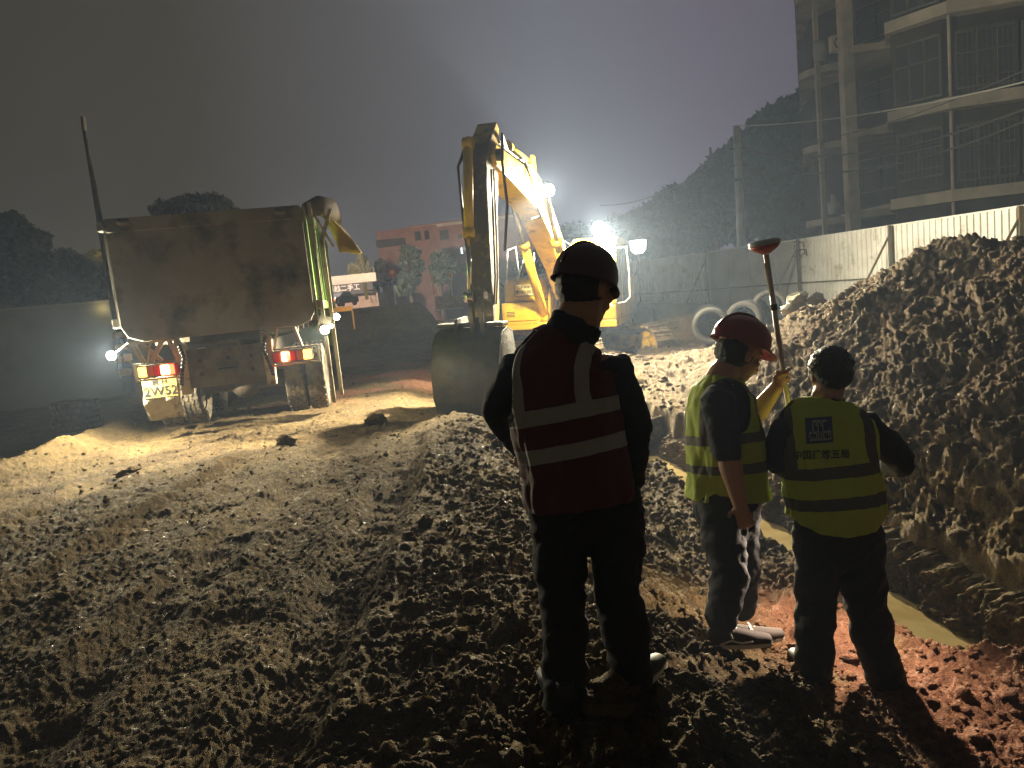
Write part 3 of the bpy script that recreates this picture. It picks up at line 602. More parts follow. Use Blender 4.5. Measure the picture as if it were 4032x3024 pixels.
MB().prism([tuple(ra_+d*.2-n*.8), tuple(pm-n*.8), tuple(pm-n*.003), tuple(ra_+d*.2-n*.003)], (0, 0, 0), (1, 0, 0), (0, 1, 0), (0, 0, 1), zb, zb2).build('balcony', M['dark_wall'], t, ro)
for px, py, wpx, hpx in ((418, 236, 6, 9), (427, 235, 5, 9), (444.5, 235, 9, 9.5), (462.5, 236, 9, 4), (446, 252, 8.5, 8), (464.5, 250.5, 9, 8.5), (465.5, 267.5, 8, 9), (482, 234, 8, 8), (484, 250, 8, 8), (486, 266, 8, 8)):
    c = onf(px, py); cc = c[:2]-n*.02; wm = wpx*61/FPX/2; hm = hpx*61/FPX/2
    wf = MB().prism([(-wm, -hm), (wm, -hm), (wm, hm), (-wm, hm)], (*cc, c[2]), (*d, 0), (0, 0, 1), (*(-n), 0), 0, .06).build('window', M['dark_wall'], t, ro)
    MB().prism([(-wm+.06, -hm+.06), (wm-.06, -hm+.06), (wm-.06, hm-.06), (-wm+.06, hm-.06)], (*cc, c[2]), (*d, 0), (0, 0, 1), (*(-n), 0), .062, .07).build('pane', M['win'], wf, ro)
    if px == 464.5: MB().prism([(-wm+.08, -hm+.1), (-wm+.26, -hm+.1), (-wm+.2, hm-.1), (-wm+.1, hm-.1)], (*cc, c[2]), (*d, 0), (0, 0, 1), (*(-n), 0), .075, .08).build('lit_curtain', lamp_mat('lit_window', (.8, .95, 1), 1.6), wf, ro)
# text helper
def text_mesh(body, size, bold=.0):
    cu = bpy.data.curves.new('t', 'FONT'); cu.body = body; cu.size = size; cu.align_x = 'CENTER'; cu.align_y = 'CENTER'; cu.offset = bold; cu.extrude = 0; cu.resolution_u = 3
    o = bpy.data.objects.new('t', cu); COL.objects.link(o); dg = bpy.context.evaluated_depsgraph_get(); me = bpy.data.meshes.new_from_object(o.evaluated_get(dg)); bpy.data.objects.remove(o)
    V = np.array([v.co[:] for v in me.vertices]).reshape(-1, 3); F = [tuple(p.vertices) for p in me.polygons]; return V, F
def flat_text(body, size, o_, ax, ay, name, m, parent, origin, bold=0):
    V, F = text_mesh(body, size, bold); ax = norm(ax); ay = norm(ay); o_ = np.array(o_, float)
    return MB().add(o_+V[:, :1]*ax+V[:, 1:2]*ay, F).build(name, m, parent, origin)
X3, Z3 = np.array([1., 0, 0]), np.array([0, 0, 1.])
c = P(344, 292, 50); t = thing('shop_building', 'low shop with large sign characters between the truck and the drooping tree', 'building', (c[0], c[1], 0)); so = np.array(t.location)
M['shop'] = mat('dusty_shop_wall', (.30, .22, .17), .9, col2=(.22, .17, .13)); M['sign_letters'] = mat('sign_letters', (.62, .58, .54), .6)
zs = P(343, 289.5, 50)[2]
MB().box2((c[0]-1.3, c[1]+.3, -.2), (c[0]+2.2, c[1]+5, zs-.42)).build('wall', M['shop'], t, so)
MB().box2((c[0]-1.4, c[1]-.15, zs-.40), (c[0]+2.0, c[1]+.25, zs+.35)).build('sign_board', M['dark_wall'], t, so)
flat_text('卓越二手工', .44, (c[0]+.05, c[1]-.18, zs+.05), X3, Z3, 'sign_characters', M['sign_letters'], t, so, .008)
MB().box2((c[0]-1.3, c[1]+.4, zs+.36), (c[0]+2.2, c[1]+4, zs+.95)).build('roof', M['slab'], t, so)
MB().box2((c[0]-.9, c[1]+.2, -.1), (c[0]-.3, c[1]+.29, 1.2)).build('doorway', M['win'], t, so)
MB().box2((c[0]+.3, c[1]+.2, .5), (c[0]+1.3, c[1]+.29, 1.2)).build('window', M['win'], t, so)
# car under the sign
c = P(341.5, 306.5, 44); t = thing('parked_car', 'dark car parked under the shop sign beyond the orange barrier', 'car', (c[0], c[1], c[2])); t.scale = (.22, .6, .6)
t.scale = (.6, .6, .6); t.rotation_euler = (0, 0, R_(68))
M['car'] = mat('dark_car_paint', (.03, .035, .04), .25, coat=.5)
MB().prism([(-2.0, .3), (2.0, .3), (2.05, .7), (1.9, .9), (1.1, .98), (.6, 1.38), (-.7, 1.4), (-1.3, 1.0), (-1.95, .92), (-2.05, .6)], (0, 0, 0), (1, 0, 0), (0, 0, 1), (0, 1, 0), -.8, .8).build('body', M['car'], t, bevel=.05)
MB().prism([(1.0, .99), (.55, 1.32), (-.65, 1.34), (-1.15, 1.0)], (0, 0, 0), (1, 0, 0), (0, 0, 1), (0, 1, 0), -.812, -.802).build('side_window', M['win'], t)
for x in (-1.3, 1.3):
    for y in (-.72, .72): MB().cyl((x, y-.1, .31), (x, y+.1, .31), .31, 20).build('wheel', M['black'], t)
MB().box((-2.06, -.6, .68), (.06, .25, .14)).build('tail_light', M['red_on'], t); MB().box((-2.06, .6, .68), (.06, .25, .14)).build('tail_light', M['red_on'], t)
M['orange'] = mat('orange_barrier_plastic', (.80, .36, .05), .5)
a = P(327, 311, 24); b = P(352, 308.2, 24.6); t = MB().beam(a, b, .06, .15).beam(a+np.array([0, 0, -.7]), a+np.array([0, 0, -.08]), .05, .05).beam(b+np.array([0, 0, -.7]), b+np.array([0, 0, -.08]), .05, .05).build('road_barrier', M['orange'], None, a, bevel=.01)
t['label'] = 'long orange road barrier just right of the truck'; t['category'] = 'barrier'
M['reflect'] = mat('pale_yellow_board', (.85, .66, .28), .5)
a = P(364.8, 283, 30); b = P(367, 299.5, 30); t = MB().beam(b, a, .13, .04, up=(0, 1, 0)).build('marker_board', M['reflect'], None, b); t['label'] = 'narrow upright yellow marker board standing at the left end of the dark mound'; t['category'] = 'marker board'
a = P(430.6, 263, 30); b = P(434, 294, 30); t = thing('marker_pole', 'thin slanting red and white marker pole right of the round sign', 'marker pole', b)
MB().cyl((0, 0, 0), (a-b)*.62, .03, 8).build('lower_section', mat('red_white_paint', (.8, .38, .2), .4), t); MB().cyl((a-b)*.621, a-b, .018, 8).build('upper_section', M['white_steel'], t)
M['sign_red'] = mat('sign_red', (.62, .05, .04), .4); M['sign_white'] = mat('sign_white_face', (.8, .6, .5), .4); M['sign_blue'] = mat('sign_blue', (.04, .08, .32), .4); M['sign_yellow'] = mat('sign_yellow', (.8, .5, .05), .4); M['sign_black'] = mat('sign_black', (.02, .02, .02), .5)
c = P(392, 273, 30); b = P(396, 306, 30); t = thing('traffic_sign', 'round red sign over a small blue arrow sign left of the red building', 'traffic sign', b); k = c-b
MB().cyl(-np.array([0, 0, .4]), k-np.array([0, 0, .15]), .022, 10).build('post', M['white_steel'], t)
MB().cyl(k, k+np.array([0, .02, 0]), .165, 28).build('sign_disc', M['sign_red'], t)
flat_text('停', .21, k+np.array([0, -.006, 0]), X3, Z3, 'sign_character', M['sign_white'], t, None, .006)
kb = P(393, 281.5, 30)-b; MB().box(kb, (.27, .03, .27)).build('blue_board', M['sign_blue'], t)
MB().tube([kb+np.array([-.04, -.03, -.09]), kb+np.array([-.04, -.03, .02]), kb+np.array([.0, -.03, .06]), kb+np.array([.08, -.03, .07])], .02, 6).build('arrow', M['sign_yellow'], t)
c = P(450.3, 273.5, 31); b = P(452.5, 296, 31); t = thing('warning_sign', 'yellow triangular sign over a small white plate before the red building', 'traffic sign', b); k = c-b
MB().cyl(-np.array([0, 0, .2]), k-np.array([0, 0, .1]), .02, 10).build('post', M['white_steel'], t)
MB().prism([(-.13, -.13), (.13, -.13), (0, .15)], k, X3, Z3, (0, 1, 0), -.02, 0).build('triangle_board', M['sign_yellow'], t)
MB().prism([(-.02, -.09), (.02, -.09), (.01, .05), (-.01, .05)], k+np.array([0, -.024, 0]), X3, Z3, (0, 1, 0), -.006, 0).build('triangle_mark', M['sign_black'], t)
kp = P(450.9, 278, 31)-b; MB().box(kp, (.18, .02, .13)).build('plate', mat('white_plate', (.8, .8, .78), .5), t)
for i in range(2): MB().box(kp+np.array([0, -.014, .025-.05*i]), (.13, .006, .014)).build('plate_line', M['sign_black'], t)
c = P(447, 290, 30.5); t = thing('brick_parapet', 'short pale brick parapet on the far embankment under the triangular sign', 'wall', (c[0], c[1], 1.2))
for x, wd, hh_ in ((-.25, .55, .55), (.10, .10, .75), (.36, .38, .50)): MB().box((x, 0, hh_/2), (wd, .25, hh_)).build('parapet_block', mat('pale_brick', (.42, .28, .2), .9, col2=(.32, .21, .15), scale=6, lo=.48, hi=.52) if x < 0 else bpy.data.materials['pale_brick'], t)
MB().box((0, 0, .0), (1.2, .32, .06)).build('plinth', M['slab'], t)
c = P(373.5, 296.5, 33); t = thing('steel_ladder', 'pale steel ladder frame under a yellow bar behind the dark mound', 'ladder', (c[0], c[1], c[2]-.3))
for x in (-.11, .11): MB().beam((x, 0, 0), (x-.03, 0, .52), .025, .025).build('rail', M['white_steel'], t)
for i in range(5): MB().beam((-.11, 0, .06+.10*i), (.11, 0, .07+.10*i), .02, .02).build('rung', M['white_steel'], t)
MB().box((-.03, 0, .58), (.42, .06, .06)).build('top_bar', M['reflect'], t)
# street lamp on the road behind the truck (its post stands behind the truck body); it lights the far road and the red building
c = P(290, 262, 40); t = thing('street_lamp', 'tall road lamp standing behind the truck, lighting the far road', 'street lamp', (c[0], c[1], -.1))
MB().tube([(0, 0, 0), (0, 0, 5.6), (.3, 0, 5.95), (.8, .2, 6.05)], [.09, .06, .04, .035], 10).build('post', M['pole'], t); MB().ell((.9, .2, 6.0), (.28, .12, .06)).build('lamp_head', lamp_mat('road_lamp_glass', (1, .78, .5), 6), t, smooth=True)
light('road_lamp_light', (c[0]+.9, c[1]+.2, 5.75), 9500, (1, .74, .56), .2, spot=105, target=(-4.5, 60, 1.0), blend=.5)
light('road_lamp_spill', (c[0]+.9, c[1]+.2, 5.7), 900, (1, .74, .56), .2)
# ---------------------------------------------------------------- left side: wall, blocks, glow
wa = P(-30, 320, 27); wb = P(121, 316, 30); t = thing('perimeter_wall', 'long plain grey wall below the dark trees at the left', 'wall', (wa[0], wa[1], -.9))
MB().beam((0, 0, 1.85), np.array([wb[0]-wa[0]+3, wb[1]-wa[1]+.5, 1.85]), .25, 3.7).build('wall', mat('rendered_wall', (.11, .10, .08), .9, col2=(.085, .075, .06), scale=.6), t)
MB().beam((0, 0, 3.74), np.array([wb[0]-wa[0]+3, wb[1]-wa[1]+.5, 3.74]), .35, .07).build('coping', mat('wall_coping', (.14, .125, .10), .9), t)
M['red_block'] = mat('brown_brick', (.34, .24, .17), .9, col2=(.22, .15, .11), scale=9, lo=.45, hi=.55, bump=.4)
def block(label, px, d, w_, h_, m):
    c = P(px, 400, d); z0 = gz(c[0], c[1])-.1; t = thing('brick_shaft' if m is M['red_block'] else 'masonry_block', label, 'brick shaft' if m is M['red_block'] else 'block', (c[0], c[1], z0), 'masonry stumps in the dark beside the road', rot=(0, 0, R_(18)))
    b_ = MB()
    if m is M['red_block']:
        MB().ring((0, 0, 0), (0, 0, h_), w_/2, w_/2-.13, 36).build('shaft_wall', m, t)
        for r in range(6):
            for k in range(22):
                if (r*7+k*3) % 4 == 0 and r < 4: continue
                a = 2*math.pi*(k+(r % 2)*.5)/22; b_.box((math.cos(a)*w_/2, math.sin(a)*w_/2, h_-.08-.14*r), (.03, .125, .09), [[math.cos(a), -math.sin(a), 0], [math.sin(a), math.cos(a), 0], [0, 0, 1]])
    else: MB().box((0, 0, h_/2), (w_, w_*.9, h_)).build('block_body', m, t, bevel=.03)
    if m is M['red_block']: b_.build('pale_bricks', mat('pale_brick_faces', (.50, .40, .31), .9), t)
    return t
block('round brown brick shaft with paler bricks beside the left road edge', 74, 19.0, 1.1, .98, M['red_block'])
block('smooth dark grey block beside the left end of the truck', 143, 26.0, 1.0, .9, mat('grey_block', (.19, .17, .15), .9))
for i, (x0, y0, x1, y1, lab) in enumerate(((60, 384, 75, 388, 'short pale plank lying in the dark left of the brick shaft'), (88, 355, 100, 359, 'pale strip lying in the dark grass left of the striped pole'), (62, 356, 69, 359, 'smallest pale strip in the dark grass, farthest left'))):
    a = P(x0, y0, 20-2*i); b = P(x1, y1, 20-2*i); z = gz(a[0], a[1]); 
    o = MB().beam(a*np.array([1, 1, 0])+np.array([0, 0, z+.03]), b*np.array([1, 1, 0])+np.array([0, 0, z+.05]), .12, .04).build('pale_plank', M['white_steel'], None, (a[0], a[1], z)); o['label'] = lab; o['category'] = 'plank'; o['group'] = 'pale scraps in the dark grass'
c = P(104, 254, 44.5); gp_ = light('tree_lamp_light', c, 120, (1, .62, .12), .2)
t = thing('street_lamp', 'yellow lamp glowing through the tree top left of the striped pole', 'street lamp', (c[0], c[1]+.6, -.8))
MB().cyl((0, 0, 0), (0, 0, c[2]+.9), .07, 8).build('post', M['dark_metal'], t); MB().ell((0, 0, c[2]+.95), (.28, .28, .22)).build('lamp_glass', lamp_mat('sodium_glass', (1, .65, .15), 3), t, smooth=True)
c = P(109, 313, 29); light('wall_lamp_light', c+np.array([0, -.4, .2]), 8, (1, .85, .35), .1)
t = thing('wall_lamp', 'small yellow lamp on top of the grey wall left of the striped pole', 'lamp', c+np.array([0, .2, -.1])); MB().tube([(0, 0, 0), (0, 0, .12), (0, 0, .2)], [.10, .14, .08], 12).build('lamp_glass', lamp_mat('wall_lamp_glass', (1, .9, .5), 4), t, smooth=True)
# ---------------------------------------------------------------- dump truck (rear view)
T = thing('dump_truck', 'muddy green dump truck seen from behind with lit red tail lamps', 'truck', (-3.80, 10.0, .13), rot=(0, 0, R_(11)))
Mx = T.matrix_basis
M['green'] = mat('green_truck_paint', (.16, .36, .03), .4, col2=(.22, .42, .04), scale=2, mud=(.30, .26, .13), mudlo=.50, mudhi=.66, mudscale=1.6)
M['tailgate'] = mat('muddy_tailgate', (.32, .30, .25), .85, col2=(.23, .22, .185), scale=.9, lo=.4, hi=.6, mud=(.05, .047, .042), mudlo=.50, mudhi=.66, mudscale=1.3, bump=.35, bscale=9)
M['frame_mud'] = mat('muddy_frame', (.17, .15, .115), .8, col2=(.10, .085, .065), scale=4, bump=.5, bscale=14)
M['pale_mud'] = mat('pale_muddy_bars', (.42, .38, .26), .7, mud=(.16, .12, .08), mudlo=.52, mudhi=.66, mudscale=5)
# tailgate with rounded top corner and raised rim
def rr(x0, z0, x1, z1, r, n=5):
    out_ = []
    for cx, cz, a0 in ((x1-r, z0+r, -90), (x1-r, z1-r, 0), (x0+r, z1-r, 90), (x0+r, z0+r, 180)):
        out_ += [(cx+r*math.cos(R_(a0+90*k/n)), cz+r*math.sin(R_(a0+90*k/n))) for k in range(n+1)]
    return out_
YB = (0, 1, 0)
tg = MB().prism([(-1.0, 1.31), (1.02, 1.31), (1.16, 1.37), (1.22, 1.48), (1.22, 2.84), (1.19, 2.90), (-1.19, 2.90), (-1.25, 2.84), (-1.25, 1.52), (-1.18, 1.38)], (0, 0, 0), X3, Z3, YB, 0, .08).build('tailgate', M['tailgate'], T, bevel=.012)
MB().prism(rr(-1.26, 2.74, 1.23, 2.92, .06), (0, 0, 0), X3, Z3, YB, -.03, -.004).build('top_rim', M['tailgate'], tg, bevel=.01)
for x in (-1.0, .95): MB().cyl((x-.07, -.02, 2.86), (x+.07, -.02, 2.86), .05, 12).build('hinge', M['frame_mud'], tg)
for s, x in ((-1, -1.27), (1, 1.24)):
    sw = MB().box((x, 3.05, 2.22), (.05, 5.95, 1.30))
    for k in range(8): sw.box((x+s*.055, .35+.78*k, 2.22), (.06, .10, 1.25))
    sw.box((x+s*.05, 3.05, 2.84), (.09, 5.95, .12)).box((x+s*.05, 3.05, 1.58), (.09, 5.95, .12))
    sw.build('side_wall', M['green'] if s > 0 else M['tailgate'], T, bevel=.008)
MB().box((0, 6.03, 2.2), (2.56, .06, 1.7)).build('front_wall', M['green'], T)
MB().box((0, 3.05, 1.38), (2.0, 5.9, .08)).box((0, 3.0, 1.26), (.9, 5.8, .12)).build('bed_floor', M['frame_mud'], T)
bs = MB()
for k in range(6): bs.box((0, .4+k*1.05, 1.28), (1.9, .09, .08))
bs.build('bed_crossbeams', M['frame_mud'], T)
for x in (-.42, .42): MB().beam((x, .05, .98), (x, 8.2, .98), .09, .30).build('chassis_rail', M['frame_mud'], T, bevel=.01)
pl = MB().prism(rr(-.52, .62, .50, 1.14, .03), (0, 0, 0), X3, Z3, YB, .0, .06).build('rear_crossmember', M['frame_mud'], T, bevel=.008)
MB().box((-.02, -.006, 1.20), (.42, .05, .04)).box((-.22, -.006, 1.13), (.035, .05, .16)).box((.18, -.006, 1.13), (.035, .05, .16)).build('step_frame', M['frame_mud'], pl)
for x, z in ((-.34, .80), (-.34, .98), (.32, .80), (.32, .98), (.02, .98)): MB().cyl((x, -.008, z), (x, .002, z), .028, 12).build('bolt_hole', M['black'], pl)
MB().tube([(-.1, -.02, .84), (-.1, -.10, .84), (.10, -.10, .84), (.10, -.02, .84)], .022, 8).build('tow_loop', M['dark_metal'], pl)
for x in (-.56, .54): 
    MB().prism([(-.06, .55), (.06, .55), (.07, 1.2), (-.07, 1.3)], (x, 0, 0), X3, Z3, YB, -.03, .14).build('bracket', M['pale_mud'], T, bevel=.01)
    pts = [(x*1.0, -.06, 1.22), (x*.92, -.09, 1.05), (x*1.02, -.08, .85), (x*1.08, -.05, .68)]; ch = MB()
    for a, b_ in zip(pts[:-1], pts[1:]):
        a, b_ = np.array(a), np.array(b_)
        for k in range(4): ch.ell(a+(b_-a)*(k+.5)/4, (.028, .018, .028))
    ch.build('chain', M['dark_metal'], T)
for s in (-1, 1):
    bar = MB(); xo = 1.20 if s > 0 else 1.16
    for z in (1.02, .80): bar.beam((s*.5, .02, z), (s*xo, .02, z), .03, .025)
    bar.beam((s*xo, .02, .79), (s*xo, .02, 1.03), .03, .03, up=(0, 1, 0)); bar.beam((s*.62, .02, 1.02), (s*.70, .05, 1.3), .03, .03); bar.beam((s*1.0, .02, 1.02), (s*.93, .05, 1.3), .03, .03)
    bar.build('lamp_bar', M['pale_mud'], T)
    # tail lamp cluster: amber, clear, red, red
    cl = MB().prism(rr(-.27, .83, .27, 1.00, .02), (s*.86, 0, 0), X3, Z3, YB, -.03, .05).build('tail_lamp', M['frame_mud'], T)
    segs = [(.20, 'amber_on', .055), (.10, 'amber_off', .045), (-.02, 'red_off', .06), (-.10 if s < 0 else -.09, 'red_hot', .055), (-.215, 'red_off', .045)]
    if s < 0: segs = [(.20, 'amber_on', .05), (.11, 'amber_off', .04), (.02, 'red_off', .05), (-.08, 'red_hot', .055), (-.17, 'red_on', .025), (-.225, 'red_off', .025)]
    for u, m_, hw in segs:
        MB().prism(rr(-hw, .85, hw, .98, .012, 2), (s*.86+s*u, 0, 0), X3, Z3, YB, -.05, -.032).build('lamp_lens', M[m_], cl)
    light('tail_light_glow', Mx @ Vector((s*.78, -.12, .9)), 1.2, (1, .12, .04), .06)
# struts, springs above left lamp bar
sp = MB()
for x0, z0, x1, z1 in ((-1.15, 1.30, -1.05, 1.04), (-1.05, 1.28, -.82, 1.03), (-.78, 1.3, -.95, 1.04), (-.70, 1.28, -.60, 1.05), (-.6, 1.3, -.52, 1.06)): sp.beam((x0, .06, z0), (x1, .03, z1), .06, .03, up=(0, 1, 0))
sp.box((-.88, .06, 1.30), (.62, .05, .04)); sp.build('bed_bracing', M['pale_mud'], T)
MB().box((-1.22, .0, 1.13), (.10, .02, .09)).build('small_white_plate', mat('white_plate_paint', (.8, .8, .76), .5), T)
# mudflap with painted registration
M['flap'] = mat('muddy_white_flap', (.36, .33, .23), .8, col2=(.30, .27, .18), scale=5, mud=(.14, .11, .07), mudlo=.54, mudhi=.6, mudscale=4, bump=.6, bscale=12)
V = []; n_ = 8; 
for j in range(9):
    z = .80-.58*j/8; y = .30+.02*math.sin(j*1.1)+.06*(j/8)**2
    for i in range(n_+1): x = -1.19+.47*i/n_; V.append((x+.01*math.sin(j*.9), y+.015*math.sin(i*1.2+j)-(.012 if j == 4 else 0), z-.01*math.sin(i)))
fl = MB().add(V, [(j*9+i, j*9+i+1, (j+1)*9+i+1, (j+1)*9+i) for j in range(8) for i in range(8)]).build('mudflap', M['flap'], T, smooth=True)
so_ = fl.modifiers.new('t', 'SOLIDIFY'); so_.thickness = .012
lp = MB().box((-.955, .262, .665), (.44, .006, .27)).build('painted_plate', mat('yellow_plate_paint', (.34, .23, .05), .8, mud=(.24, .19, .11), mudlo=.47, mudhi=.60, mudscale=9), fl, bevel=.002)
flat_text('贵 H', .10, (-.955, .256, .745), X3, Z3, 'painted_characters', M['stripe_k'], lp, None, .002); flat_text('2W52', .17, (-.95, .256, .615), X3, Z3, 'painted_characters', M['stripe_k'], lp, None, .002)
# wheels
def wheel(c, r, wd, name='wheel', parent=None, steer=0):
    c = np.array(c, float); t = MB(); prof = [(-wd/2*.75, r*.60), (-wd/2, r*.72), (-wd/2, r*.93), (-wd/2*.86, r*.975), (wd/2*.86, r*.975), (wd/2, r*.93), (wd/2, r*.72), (wd/2*.75, r*.60)]
    n = 36; V = [(c[0]+x, c[1]+q*math.cos(2*math.pi*k/n), c[2]+q*math.sin(2*math.pi*k/n)) for x, q in prof for k in range(n)]
    t.add(V, [(j*n+k, j*n+(k+1) % n, (j+1)*n+(k+1) % n, (j+1)*n+k) for j in range(len(prof)-1) for k in range(n)])
    nb = 26
    for row, x in enumerate((-wd*.36, -wd*.12, wd*.12, wd*.36)):      # staggered hexagonal tread blocks
        for k in range(nb):
            a = 2*math.pi*(k+(row % 2)*.5)/nb; rad = np.array([0, math.cos(a), math.sin(a)]); tan = np.array([0, -math.sin(a), math.cos(a)])
            h = [(wd*.105*math.cos(q), r*.098*math.sin(q)) for q in np.radians([30, 90, 150, 210, 270, 330])]
            t.prism(h, c+rad*(r*.955)+np.array([x, 0, 0]), X3, tan, rad, 0, r*.045)
    w_ = t.build(name, M['tyre'], parent, bevel=0)
    MB().cyl(c+np.array([-wd*.30, 0, 0]), c+np.array([wd*.30, 0, 0]), r*.60, 24).build('rim', M['frame_mud'], w_)
    MB().cyl(c+np.array([-wd*.42, 0, 0]), c+np.array([wd*.42, 0, 0]), r*.2, 16).build('hub', M['frame_mud'], w_)
for y in (1.28, 2.68):
    for x in (-1.04, -.73, .76, 1.07): wheel((x, y, .49), .50, .275, parent=T)
    MB().cyl((-.95, y, .49), (.95, y, .49), .085, 12).ell((0, y, .49), (.22, .24, .21)).build('axle', M['mud_metal'], T, smooth=True)
for x in (-1.02, 1.02): wheel((x, 6.9, .49), .50, .28, parent=T)
MB().box((0, 1.0, .62), (.8, .12, .12)).build('underrun_beam', M['mud_metal'], T, bevel=.01)
cb = MB().prism([(6.4, .7), (8.2, .7), (8.2, 1.6), (8.0, 2.75), (6.4, 2.75)], (-1.2, 0, 0), (0, 1, 0), Z3, X3, 0, 2.4).build('cab', M['green'], T, bevel=.05)
MB().prism([(6.7, 1.8), (8.02, 1.8), (7.9, 2.5), (6.7, 2.5)], (1.2, 0, 0), (0, 1, 0), Z3, X3, .004, .012).build('side_window', M['win'], cb)
# pale guard rails at the right rear corner, from the body top down past the wheel
for x, y, z0, z1 in ((1.33, .02, .20, 2.95), (1.44, .15, .28, 2.5)): MB().beam((x, y, z0), (x, y, z1), .05, .05, up=(0, 1, 0)).build('guard_rail', M['pale_mud'], T, bevel=.006)
MB().beam((1.26, -.02, 1.35), (1.26, -.02, 2.92), .02, .02, up=(0, 1, 0)).build('thin_rod', M['pale_mud'], T)
MB().beam((1.44, .16, 2.45), (1.60, .16, 2.86), .05, .04, up=(0, 1, 0)).beam((1.33, .05, 2.9), (1.58, .2, 2.35), .035, .035, up=(0, 1, 0)).build('tarp_arm', M['pale_mud'], T)
MB().beam((1.36, .03, 1.4), (1.30, .03, 1.18), .16, .06, up=(0, 1, 0)).build('rail_foot', M['pale_mud'], T)
# brown tarpaulin roll and yellow flap
tp = MB().tube([(1.28, .1, 2.86), (1.45, .2, 2.92), (1.60, .5, 2.90), (1.66, 1.1, 2.84)], [(.05, .10), (.10, .14), (.11, .16), (.08, .12)], 14, rnd=True).build('tarpaulin', mat('brown_tarpaulin', (.16, .13, .10), .8, bump=.5), T, smooth=True)
V = []; fw = [(1.52, 2.82, .05), (1.58, 2.72, .12), (1.62, 2.60, .20), (1.66, 2.48, .24), (1.69, 2.36, .27), (1.71, 2.26, .30)]
for j, (x, z, wd) in enumerate(fw):
    for i in range(7): u = i/6; V.append((x-.06+wd*u, .25+.05*math.sin(u*5+j)+.03*math.cos(j*2), z-.02*u+.015*math.sin(u*6)))
yf = MB().add(V, [(j*7+i, j*7+i+1, (j+1)*7+i+1, (j+1)*7+i) for j in range(len(fw)-1) for i in range(6)]).build('tarp_flap', mat('yellow_tarp_cloth', (.66, .48, .10), .7, col2=(.5, .34, .06), scale=5, bump=.4), T, smooth=True)
yf.modifiers.new('t', 'SOLIDIFY').thickness = .015
# lamps of the truck
def truck_lamp(c, r, energy, aim, col, spot=120, stalk=None):
    c = np.array(c, float); h = MB().cyl(c+np.array([0, .01, 0]), c+np.array([0, .07, 0]), r*1.15, 16)
    if stalk is not None: h.cyl(c+np.array([0, .04, 0]), stalk, .012, 8)
    h = h.build('work_lamp', M['dark_metal'], T); MB().ell(c, (r, r*.5, r)).build('lamp_lens', M['lens'], h, smooth=True)
    light('truck_lamp_light', Mx @ Vector((c-np.array([0, .08 if spot else .03, 0])).tolist()), energy, col, .04, spot=spot, target=Mx @ Vector(aim), blend=.6)
truck_lamp((-1.46, .14, 1.17), .06, 1500, (-2.3, -.5, 0), (1, .90, .62), None, (-1.2, .05, 1.32))
truck_lamp((1.33, -.04, 1.22), .06, 900, (-.9, -3.4, -.2), (1, .84, .52), 78, (1.25, .05, 1.4))
truck_lamp((1.50, .20, 1.38), .045, 120, (2.6, .6, -.5), (1, .90, .62), 80, (1.44, .15, 1.4))
truck_lamp((1.42, -.02, 1.26), .03, 8, (1.9, -1.0, 0), (1, .95, .8), 150, (1.33, .02, 1.3))

# ---------------------------------------------------------------- excavator
E = thing('excavator', 'yellow crawler excavator facing the camera with raised boom and two lit work lamps', 'excavator', (1.55, 18.3, -.30), rot=(0, R_(-2.5), R_(162.5)))
bpy.context.view_layer.update(); EM = E.matrix_world.copy()
Y3 = np.array([0, 1., 0])
# undercarriage, turned under the upper body
th = R_(52.5); tv = np.array([-math.sin(th), math.cos(th), 0]); tp_ = np.array([math.cos(th), math.sin(th), 0])
M['track'] = mat('muddy_track_steel', (.36, .27, .16), .7, 0, col2=(.20, .15, .10), scale=6, bump=.5, bscale=12)
for s in (-1, 1):
    ctr = tp_*s*1.12; hl = 1.62; r = .44; per = 2*2*hl+2*math.pi*r; n = 46; bt = MB()
    for k in range(n):
        u = per*k/n
        if u < 2*hl: q = (-hl+u, 2*r, 0)
        elif u < 2*hl+math.pi*r: a = (u-2*hl)/r; q = (hl+math.sin(a)*r, r+math.cos(a)*r, a)
        elif u < 4*hl+math.pi*r: q = (hl-(u-2*hl-math.pi*r), 0, math.pi)
        else: a = (u-4*hl-math.pi*r)/r; q = (-hl-math.sin(a)*r, r-math.cos(a)*r, math.pi+a)
        c = ctr+tv*q[0]+Z3*q[1]; nrm = tv*math.sin(q[2])+Z3*math.cos(q[2]); tan = tv*math.cos(q[2])-Z3*math.sin(q[2]); R3 = np.array([tp_, tan, nrm]).T
        bt.box(c, (.60, per/n*.93, .03), R3); bt.box(c+nrm*.035, (.60, .02, .05), R3); bt.box(c-nrm*.04, (.20, per/n*.8, .06), R3)
    tk = bt.build('track', M['track'], E)
    MB().beam(ctr+tv*-hl*.9+Z3*r, ctr+tv*hl*.9+Z3*r, .30, .42).build('track_frame', M['dark_yellow'], tk, bevel=.03)
    for e in (-1, 1): 
        g = MB().cyl(ctr+tv*hl*e+Z3*r-tp_*.16, ctr+tv*hl*e+Z3*r+tp_*.16, r*.80, 24).cyl(ctr+tv*hl*e+Z3*r-tp_*.26, ctr+tv*hl*e+Z3*r+tp_*.26, r*.42, 18)
        for k in range(20): a = 2*math.pi*k/20; g.box(ctr+tv*(hl*e+math.cos(a)*r*.82)+Z3*(r+math.sin(a)*r*.82), (.1, .06, .06))
        g.build('sprocket' if e < 0 else 'idler', M['dark_yellow'], tk)
    rl = MB()
    for k in range(6): rl.cyl(ctr+tv*(-1.2+.48*k)+Z3*.15-tp_*.2, ctr+tv*(-1.2+.48*k)+Z3*.15+tp_*.2, .10, 14)
    rl.build('rollers', M['mud_metal'], tk)
